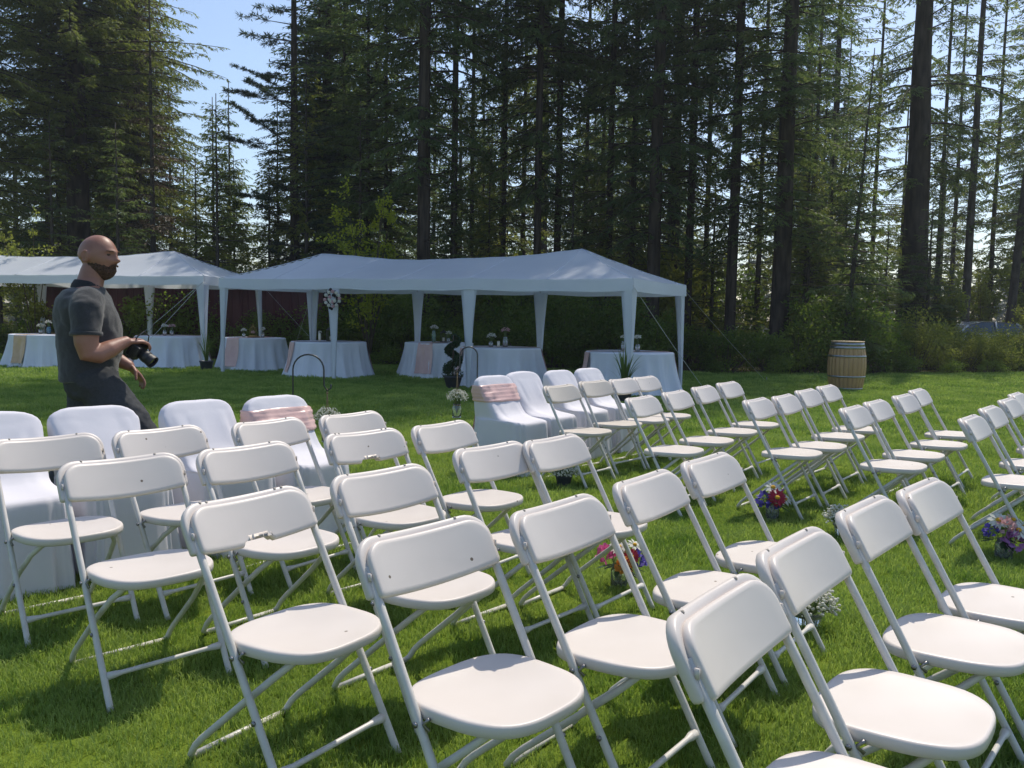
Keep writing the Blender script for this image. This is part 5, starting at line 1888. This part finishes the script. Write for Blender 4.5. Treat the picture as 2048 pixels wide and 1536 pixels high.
L_LEG = [((-0.02, 0.095, 0.93), 0.105), ((-0.035, 0.10, 0.80), 0.098), ((-0.06, 0.105, 0.62), 0.082), ((-0.075, 0.105, 0.50), 0.066), ((-0.10, 0.105, 0.42), 0.062), ((-0.16, 0.105, 0.30), 0.062), ((-0.26, 0.105, 0.16), 0.045), ((-0.29, 0.105, 0.11), 0.042)]
HC = Vector((0.035, 0.0, 1.686))         # head centre
HEAD_TURN = math.radians(-38)            # head turned towards the camera side relative to the body


def head_point(d, off=0.0):
    """surface of the head in head space (x forward, y left, z up) for a unit direction"""
    dx, dy, dz = d
    x, y, z = dx * 0.102, dy * 0.080, dz * 0.118
    if z < 0:                              # jaw
        k = min(1.0, -z / 0.118)
        y *= 1 - 0.20 * k ** 1.6
        x = x * (1 - 0.05 * k) + 0.016 * k if x > 0 else x * (1 - 0.42 * k ** 1.2)
    if x < 0 and z > -0.03:
        x *= 1.10                          # back of the skull
    if x > 0:
        fy = math.exp(-(y / 0.045) ** 2)
        x += 0.0075 * math.exp(-((z - 0.030) / 0.011) ** 2) * math.exp(-(y / 0.05) ** 4)                           # brow
        x -= 0.0115 * math.exp(-((abs(y) - 0.031) / 0.015) ** 2 - ((z - 0.012) / 0.011) ** 2)                       # eye sockets
        x += 0.004 * math.exp(-((abs(y) - 0.042) / 0.016) ** 2 - ((z + 0.018) / 0.016) ** 2)                        # cheekbones
        nz = 0.031 * math.exp(-((z + 0.022) / 0.014) ** 2) + 0.016 * math.exp(-((z - 0.0) / 0.02) ** 2)
        x += nz * math.exp(-(y / (0.0135 if z > -0.015 else 0.017)) ** 2)                                           # nose
        x += 0.006 * math.exp(-((z + 0.056) / 0.006) ** 2) * math.exp(-(y / 0.022) ** 2)                            # lips
        x += 0.006 * math.exp(-((z + 0.070) / 0.006) ** 2) * math.exp(-(y / 0.020) ** 2)
        x -= 0.004 * math.exp(-((z + 0.0630) / 0.003) ** 2) * math.exp(-(y / 0.024) ** 2)
        x += 0.010 * math.exp(-((z + 0.097) / 0.017) ** 2) * math.exp(-(y / 0.026) ** 2)                            # chin
    p = Vector((x, y, z))
    return p + p.normalized() * off


def head_world(p):
    c, s = math.cos(HEAD_TURN), math.sin(HEAD_TURN)
    tilt = math.radians(-4)
    x, z = p.x * math.cos(tilt) - p.z * math.sin(tilt), p.x * math.sin(tilt) + p.z * math.cos(tilt)
    return HC + Vector((x * c - p.y * s, x * s + p.y * c, z)) * 1.09


def finger(mb, pts, r):
    mb.tube(pts, [r, r * 0.98, r * 0.92, r * 0.75], n=8)


def hand(mb, wrist, dirn, palm_n, side, curl, s=1.0, thumb=1.0):
    """palm + five fingers: dirn towards fingertips, palm_n out of the palm, side towards the thumb"""
    w, d, pn, sd = Vector(wrist), Vector(dirn).normalized(), Vector(palm_n).normalized(), Vector(side).normalized()
    ring = []
    for q, a, b in ((-0.02, 0.017, 0.029), (0.02, 0.017, 0.034), (0.05, 0.017, 0.041), (0.085, 0.014, 0.042), (0.098, 0.010, 0.039)):
        ring.append((w + d * q * s, a * s, b * s, pn, sd))
    ring_loft(mb, ring, 14)
    for off, L, cr in ((0.031, 0.072, 0.95), (0.010, 0.082, 1.0), (-0.011, 0.076, 1.05), (-0.031, 0.060, 1.12)):
        b = w + d * 0.09 * s + sd * off * s
        P = [b - d * 0.012 * s]
        ang = 0.0
        p = b
        dd = d
        for k, seg in enumerate((0.45, 0.31, 0.24)):
            ang += curl * cr * (0.75 if k == 0 else 1.0)
            dd = d * math.cos(ang) + pn * math.sin(ang)
            p = p + dd * L * seg * s
            P.append(p)
        mb.tube(P, [0.0098 * s, 0.0092 * s, 0.0086 * s, 0.0072 * s], n=8)
        mb.ball(P[-1], 0.0074 * s, 8, 6)
    b = w + d * 0.025 * s + sd * 0.030 * s
    td = (d * 0.62 + sd * 0.62 + pn * 0.35 * thumb).normalized()
    t2 = (d * 0.75 + sd * 0.15 + pn * 0.65 * thumb).normalized()
    P = [b - td * 0.012 * s, b + td * 0.034 * s, b + td * 0.034 * s + t2 * 0.030 * s, b + td * 0.034 * s + t2 * 0.054 * s]
    mb.tube(P, [0.0135 * s, 0.0115 * s, 0.0102 * s, 0.0085 * s], n=8)
    mb.ball(P[-1], 0.0086 * s, 8, 6)


def remesh(o, voxel, smooth=6, factor=0.5):
    r = o.modifiers.new('remesh', 'REMESH')
    r.mode = 'VOXEL'
    r.voxel_size = voxel
    r.use_smooth_shade = True
    if smooth:
        s = o.modifiers.new('smooth', 'SMOOTH')
        s.factor = factor
        s.iterations = smooth


def limb(mb, L, k=1.0, n=16, stop=None, start=0):
    pts = [Vector(p) for p, r in L][start:stop]
    rad = [r * k for p, r in L][start:stop]
    mb.tube(pts, rad, n=n)
    mb.ball(pts[0], rad[0], 14, 10)
    mb.ball(pts[-1], rad[-1], 14, 10)


def person():
    P0 = atd(186, 620, 5.30)
    t = thing('person', 'bald bearded man in charcoal short-sleeved shirt walking with a camera in hand', 'person', (P0.x, 5.30, 0), math.radians(26), scale=(1.07, 1.07, 1.0))
    K = 1.0
    # --- body: one continuous skin surface
    mb = MB()
    ring_loft(mb, [((cx, 0, z), a, b, X, Yv) for z, cx, a, b in TORSO], 28)
    for L, kk in ((R_ARM, 1.12), (L_ARM, 1.12), (R_LEG, 1), (L_LEG, 1)):
        limb(mb, L, kk)
    for sx, foot in ((-0.105, (0.24, 0.0)), (0.105, (-0.29, 0.025))):
        mb.tube([(foot[0] - 0.03, sx, 0.05 + foot[1]), (foot[0] + 0.06, sx, 0.045 + foot[1]), (foot[0] + 0.17, sx, 0.032 + foot[1] * 0.3)], [0.042, 0.042, 0.03], n=12)
    hand(mb, (0.168, -0.180, 1.160), (0.85, 0.42, 0.02), (0.05, 0.15, -1.0), (-0.25, 0.95, 0.12), 0.62, 1.08)
    hand(mb, (0.193, 0.224, 0.983), (0.62, -0.16, -0.75), (-0.70, -0.25, -0.55), (0.25, -0.95, 0.2), 0.34, 1.05)
    N1, N2 = 64, 48
    rows = []
    for i in range(N2 + 1):
        la = -PI / 2 + PI * i / N2
        rows.append([head_world(head_point((math.cos(la) * math.cos(2 * PI * k / N1), math.cos(la) * math.sin(2 * PI * k / N1), math.sin(la)))) for k in range(N1)])
    mb.grid(rows, loop=True)
    for sy in (-1, 1):                     # ears
        c = [head_world(Vector((-0.006 + 0.022 * math.cos(a) * 0.75 - 0.004, sy * (0.090 + 0.010 * max(0, -math.cos(a))), -0.008 + 0.031 * math.sin(a)))) for a in np.linspace(-2.4, 2.6 + PI / 3, 14)]
        mb.tube(c, 0.0078, n=8)
        e = head_world(Vector((-0.004, sy * 0.083, -0.008)))
        mb.ball(e, (0.017, 0.013, 0.030), 10, 8)
    body = mb.build('body', M['skin'], t)
    remesh(body, 0.0062, 3, 0.4)
    # --- beard, moustache and brows
    bd = MB()
    rows = []
    for i in range(33):
        row = []
        for k in range(49):
            az = -1.9 + 3.8 * k / 48
            up = -0.30 - 0.18 * math.cos(az) ** 2 if abs(az) > 0.62 else -0.46 + 0.06 * math.cos(az * 2.6)
            up += 0.035 * math.sin(k * 2.3) + 0.02 * math.sin(k * 5.1)
            la = -1.42 + (up + 1.42) * i / 32
            d = (math.cos(la) * math.cos(az), math.cos(la) * math.sin(az), math.sin(la))
            edge = min(1.0, (32 - i) / 7.0) * min(1.0, (1.9 - abs(az)) / 0.35 + 0.15)
            mouth = math.exp(-((d[1] * 0.08) / 0.02) ** 2) * (1.0 if d[0] > 0 else 0)
            off = -0.004 + (0.016 + 0.016 * max(0.0, -d[2] - 0.45)) * edge
            row.append(head_world(head_point(d, off + 0.0012 * math.sin(k * 3.7) * math.sin(i * 2.9))))
        rows.append(row)
    bd.grid(rows)
    mo = []
    for y in np.linspace(-0.028, 0.028, 13):
        b = head_point((1, 0, -0.42))
        x = 0.104 - 14 * y * y
        mo.append(head_world(Vector((x + 0.004, y, -0.047 - 9 * y * y))))
    bd.tube(mo, [0.003] + [0.0058] * 11 + [0.003], n=8)
    bd.build('beard', M['beard'], t)
    for sy in (-1, 1):
        e = MB()
        e.tube([head_world(Vector((0.1045 - 18 * (abs(y) - 0.02) ** 2, sy * y, 0.031 + 0.1 * (y - 0.02) * (1 if y < 0.035 else 0.2)))) for y in np.linspace(0.014, 0.052, 8)], [0.0015] + [0.0032] * 6 + [0.0012], n=6)
        e.build('eyebrow', M['beard'], t)
        ey = MB()
        ey.ball(head_world(Vector((0.083, sy * 0.031, 0.011))), (0.0115, 0.0115, 0.0075), 12, 8)
        ey.build('eye', M['eye'], t)
    # --- shirt
    sh = MB()
    o = 0.016
    TS = [(z, cx - 0.01, a * (1.06 if z > 1.0 else 1.0) + o + 0.004, b * 1.05 + o) for z, cx, a, b in TORSO[:10] if z >= 0.9]
    TS[0] = (0.905, TS[0][1], TS[0][2], TS[0][3])
    TS[-1] = (1.492, -0.022, 0.080, 0.096)
    ring_loft(sh, [((cx, 0, z), a, b, X, Yv) for z, cx, a, b in TS], 36)
    for L in (R_ARM, L_ARM):
        pts = [Vector(p) for p, r in L][:4]
        rad = [r + 0.016 for p, r in L][:4]
        pts[3] = pts[2].lerp(pts[3], 0.45)
        rad[3] = rad[2] + 0.004
        sh.tube(pts, rad, n=20)
        sh.ball(pts[0], rad[0], 16, 12)
    so = sh.build('shirt', M['shirt'], t)
    remesh(so, 0.0085, 8, 0.5)
    tx = bpy.data.textures.new('cloth_folds', 'CLOUDS')
    tx.noise_scale = 0.11
    dm = so.modifiers.new('folds', 'DISPLACE')
    dm.texture = tx
    dm.strength = 0.022
    dm.mid_level = 0.5
    dm.texture_coords = 'LOCAL'
    cf = MB()
    for L in (R_ARM, L_ARM):
        a, b = Vector(L[2][0]), Vector(L[3][0])
        q = a.lerp(b, 0.42)
        d = (b - a).normalized()
        rr = L[2][1] + 0.017
        f1 = d.orthogonal().normalized()
        f2 = d.cross(f1)
        ring_loft(cf, [(q - d * 0.012, rr, rr, f1, f2), (q - d * 0.010, rr + 0.004, rr + 0.004, f1, f2), (q + d * 0.010, rr + 0.004, rr + 0.004, f1, f2), (q + d * 0.012, rr, rr, f1, f2)], 24)
    cf.build('sleeve_cuff', M['shirt'], so)
    co = MB()
    N = 30
    rows = []
    for q, ra, rb, dz, dx in ((0, 0.092, 0.110, 1.478, -0.024), (0.35, 0.088, 0.103, 1.500, -0.020), (0.7, 0.083, 0.093, 1.518, -0.015), (1.0, 0.079, 0.087, 1.526, -0.012)):
        rows.append([(dx + ra * math.cos(2 * PI * k / N), rb * math.sin(2 * PI * k / N), dz - 0.045 * max(0, math.cos(2 * PI * k / N)) * 1.0 + 0.012 * max(0, -math.cos(2 * PI * k / N))) for k in range(N)])
    co.grid(rows, loop=True)
    co.build('collar', M['collar'], so)
    # --- trousers and shoes
    tr = MB()
    ring_loft(tr, [((-0.02, 0, z), a, b, X, Yv) for z, a, b in ((0.80, 0.115, 0.175), (0.86, 0.140, 0.198), (0.92, 0.150, 0.200), (0.985, 0.150, 0.195))], 32)
    for L in (R_LEG, L_LEG):
        limb(tr, [(p, r + (0.022 if i < 4 else 0.030)) for i, (p, r) in enumerate(L)], n=20, stop=8)
    to = tr.build('trousers', M['trousers'], t)
    remesh(to, 0.010, 8, 0.5)
    dm = to.modifiers.new('folds', 'DISPLACE')
    dm.texture = tx
    dm.strength = 0.03
    dm.mid_level = 0.5
    dm.texture_coords = 'LOCAL'
    for sx, foot in ((-0.105, (0.24, 0.0)), (0.105, (-0.29, 0.025))):
        so_ = MB()
        fz = foot[1]
        ring_loft(so_, [((foot[0] - 0.085, sx, 0.05 + fz), 0.042, 0.028, Z, Yv), ((foot[0] - 0.06, sx, 0.055 + fz), 0.052, 0.040, Z, Yv), ((foot[0], sx, 0.062 + fz), 0.058, 0.044, Z, Yv), ((foot[0] + 0.08, sx, 0.050 + fz * 0.7), 0.047, 0.050, Z, Yv), ((foot[0] + 0.16, sx, 0.036 + fz * 0.4), 0.033, 0.048, Z, Yv), ((foot[0] + 0.205, sx, 0.030 + fz * 0.3), 0.022, 0.03, Z, Yv)], 18)
        so_.build('shoe', M['leather'], t)
    return t


man = person()


# ---- the camera in his right hand
def hand_camera():
    c, s = math.cos(math.radians(26)), math.sin(math.radians(26))
    q = man.location
    p = Vector((0.228, -0.128, 1.108))
    loc = (q.x + 1.07 * (p.x * c - p.y * s), q.y + 1.07 * (p.x * s + p.y * c), p.z)
    t = thing('camera_in_hand', 'black camera with a long lens held low in the man\'s hand', 'camera', loc)
    d = Vector((0.80, -0.12, -0.60)).normalized()     # lens axis
    r = Vector((0.15, 0.98, 0.0)).normalized()
    r = (r - d * r.dot(d)).normalized()
    u = r.cross(d).normalized()
    t.matrix_world = Matrix(((d.x, r.x, u.x, loc[0]), (d.y, r.y, u.y, loc[1]), (d.z, r.z, u.z, loc[2]), (0, 0, 0, 1)))
    b = MB()
    b.box((0, 0, 0), (0.055, 0.125, 0.085))
    b.box((0.026, -0.05, -0.004), (0.034, 0.03, 0.075))
    b.box((0.002, 0.0, 0.053), (0.05, 0.056, 0.025))
    o = b.build('body', M['cam_black'], t, smooth=False)
    bv = o.modifiers.new('bevel', 'BEVEL')
    bv.width = 0.008
    bv.segments = 3
    ln = MB()
    N = 28
    prof = [(0.030, 0.034), (0.034, 0.037), (0.060, 0.037), (0.063, 0.039), (0.085, 0.039), (0.088, 0.036), (0.100, 0.038), (0.115, 0.040), (0.132, 0.041), (0.136, 0.039), (0.130, 0.035)]
    ln.grid([[(x, rr * math.cos(2 * PI * k / N), rr * math.sin(2 * PI * k / N)) for k in range(N)] for x, rr in prof], loop=True)
    lo = ln.build('lens', M['cam_black'], t)
    g = MB()
    g.add([(0.128 - 0.006 * (1 if k else 0), 0.035 * math.cos(2 * PI * k / N), 0.035 * math.sin(2 * PI * k / N)) for k in range(N)], [tuple(range(N))])
    g.build('front_glass', M['lens'], lo)
    kb = MB()
    kb.tube([(0.0, -0.045, 0.045), (0.0, -0.045, 0.058)], 0.013, n=14)
    kb.tube([(0.0, 0.050, 0.045), (0.0, 0.050, 0.055)], 0.015, n=14)
    kb.build('dial', M['cam_black'], t)
    st = MB()
    st.tube([(0.0, 0.07, 0.035), (0.0, 0.09, -0.02), (-0.02, 0.07, -0.09), (-0.03, 0.0, -0.12), (-0.02, -0.05, -0.09), (0, -0.072, 0.03)], 0.004, n=6)
    st.build('strap', M['collar'], t)


hand_camera()


# ================================================================== ADDED VEIL OF HAZE
def haze():
    mb = MB()
    mb.box((0, 65, 17.5), (340, 200, 37.0))
    m = bpy.data.materials.new('veil_haze')
    m.use_nodes = True
    n, l = m.node_tree.nodes, m.node_tree.links
    n.remove(n['Principled BSDF'])
    v = n.new('ShaderNodeVolumePrincipled')  # thin volume added to lift the dark wood, standing in for lens veil
    v.inputs['Color'].default_value = (0.86, 0.92, 1.0, 1)
    v.inputs['Density'].default_value = 0.0008
    v.inputs['Anisotropy'].default_value = 0.35
    l.new(v.outputs[0], n['Material Output'].inputs['Volume'])
    tag(mb.build('haze', m, smooth=False), 'thin added haze lifting the dark of the wood like lens veil', 'haze', kind='stuff')


haze()
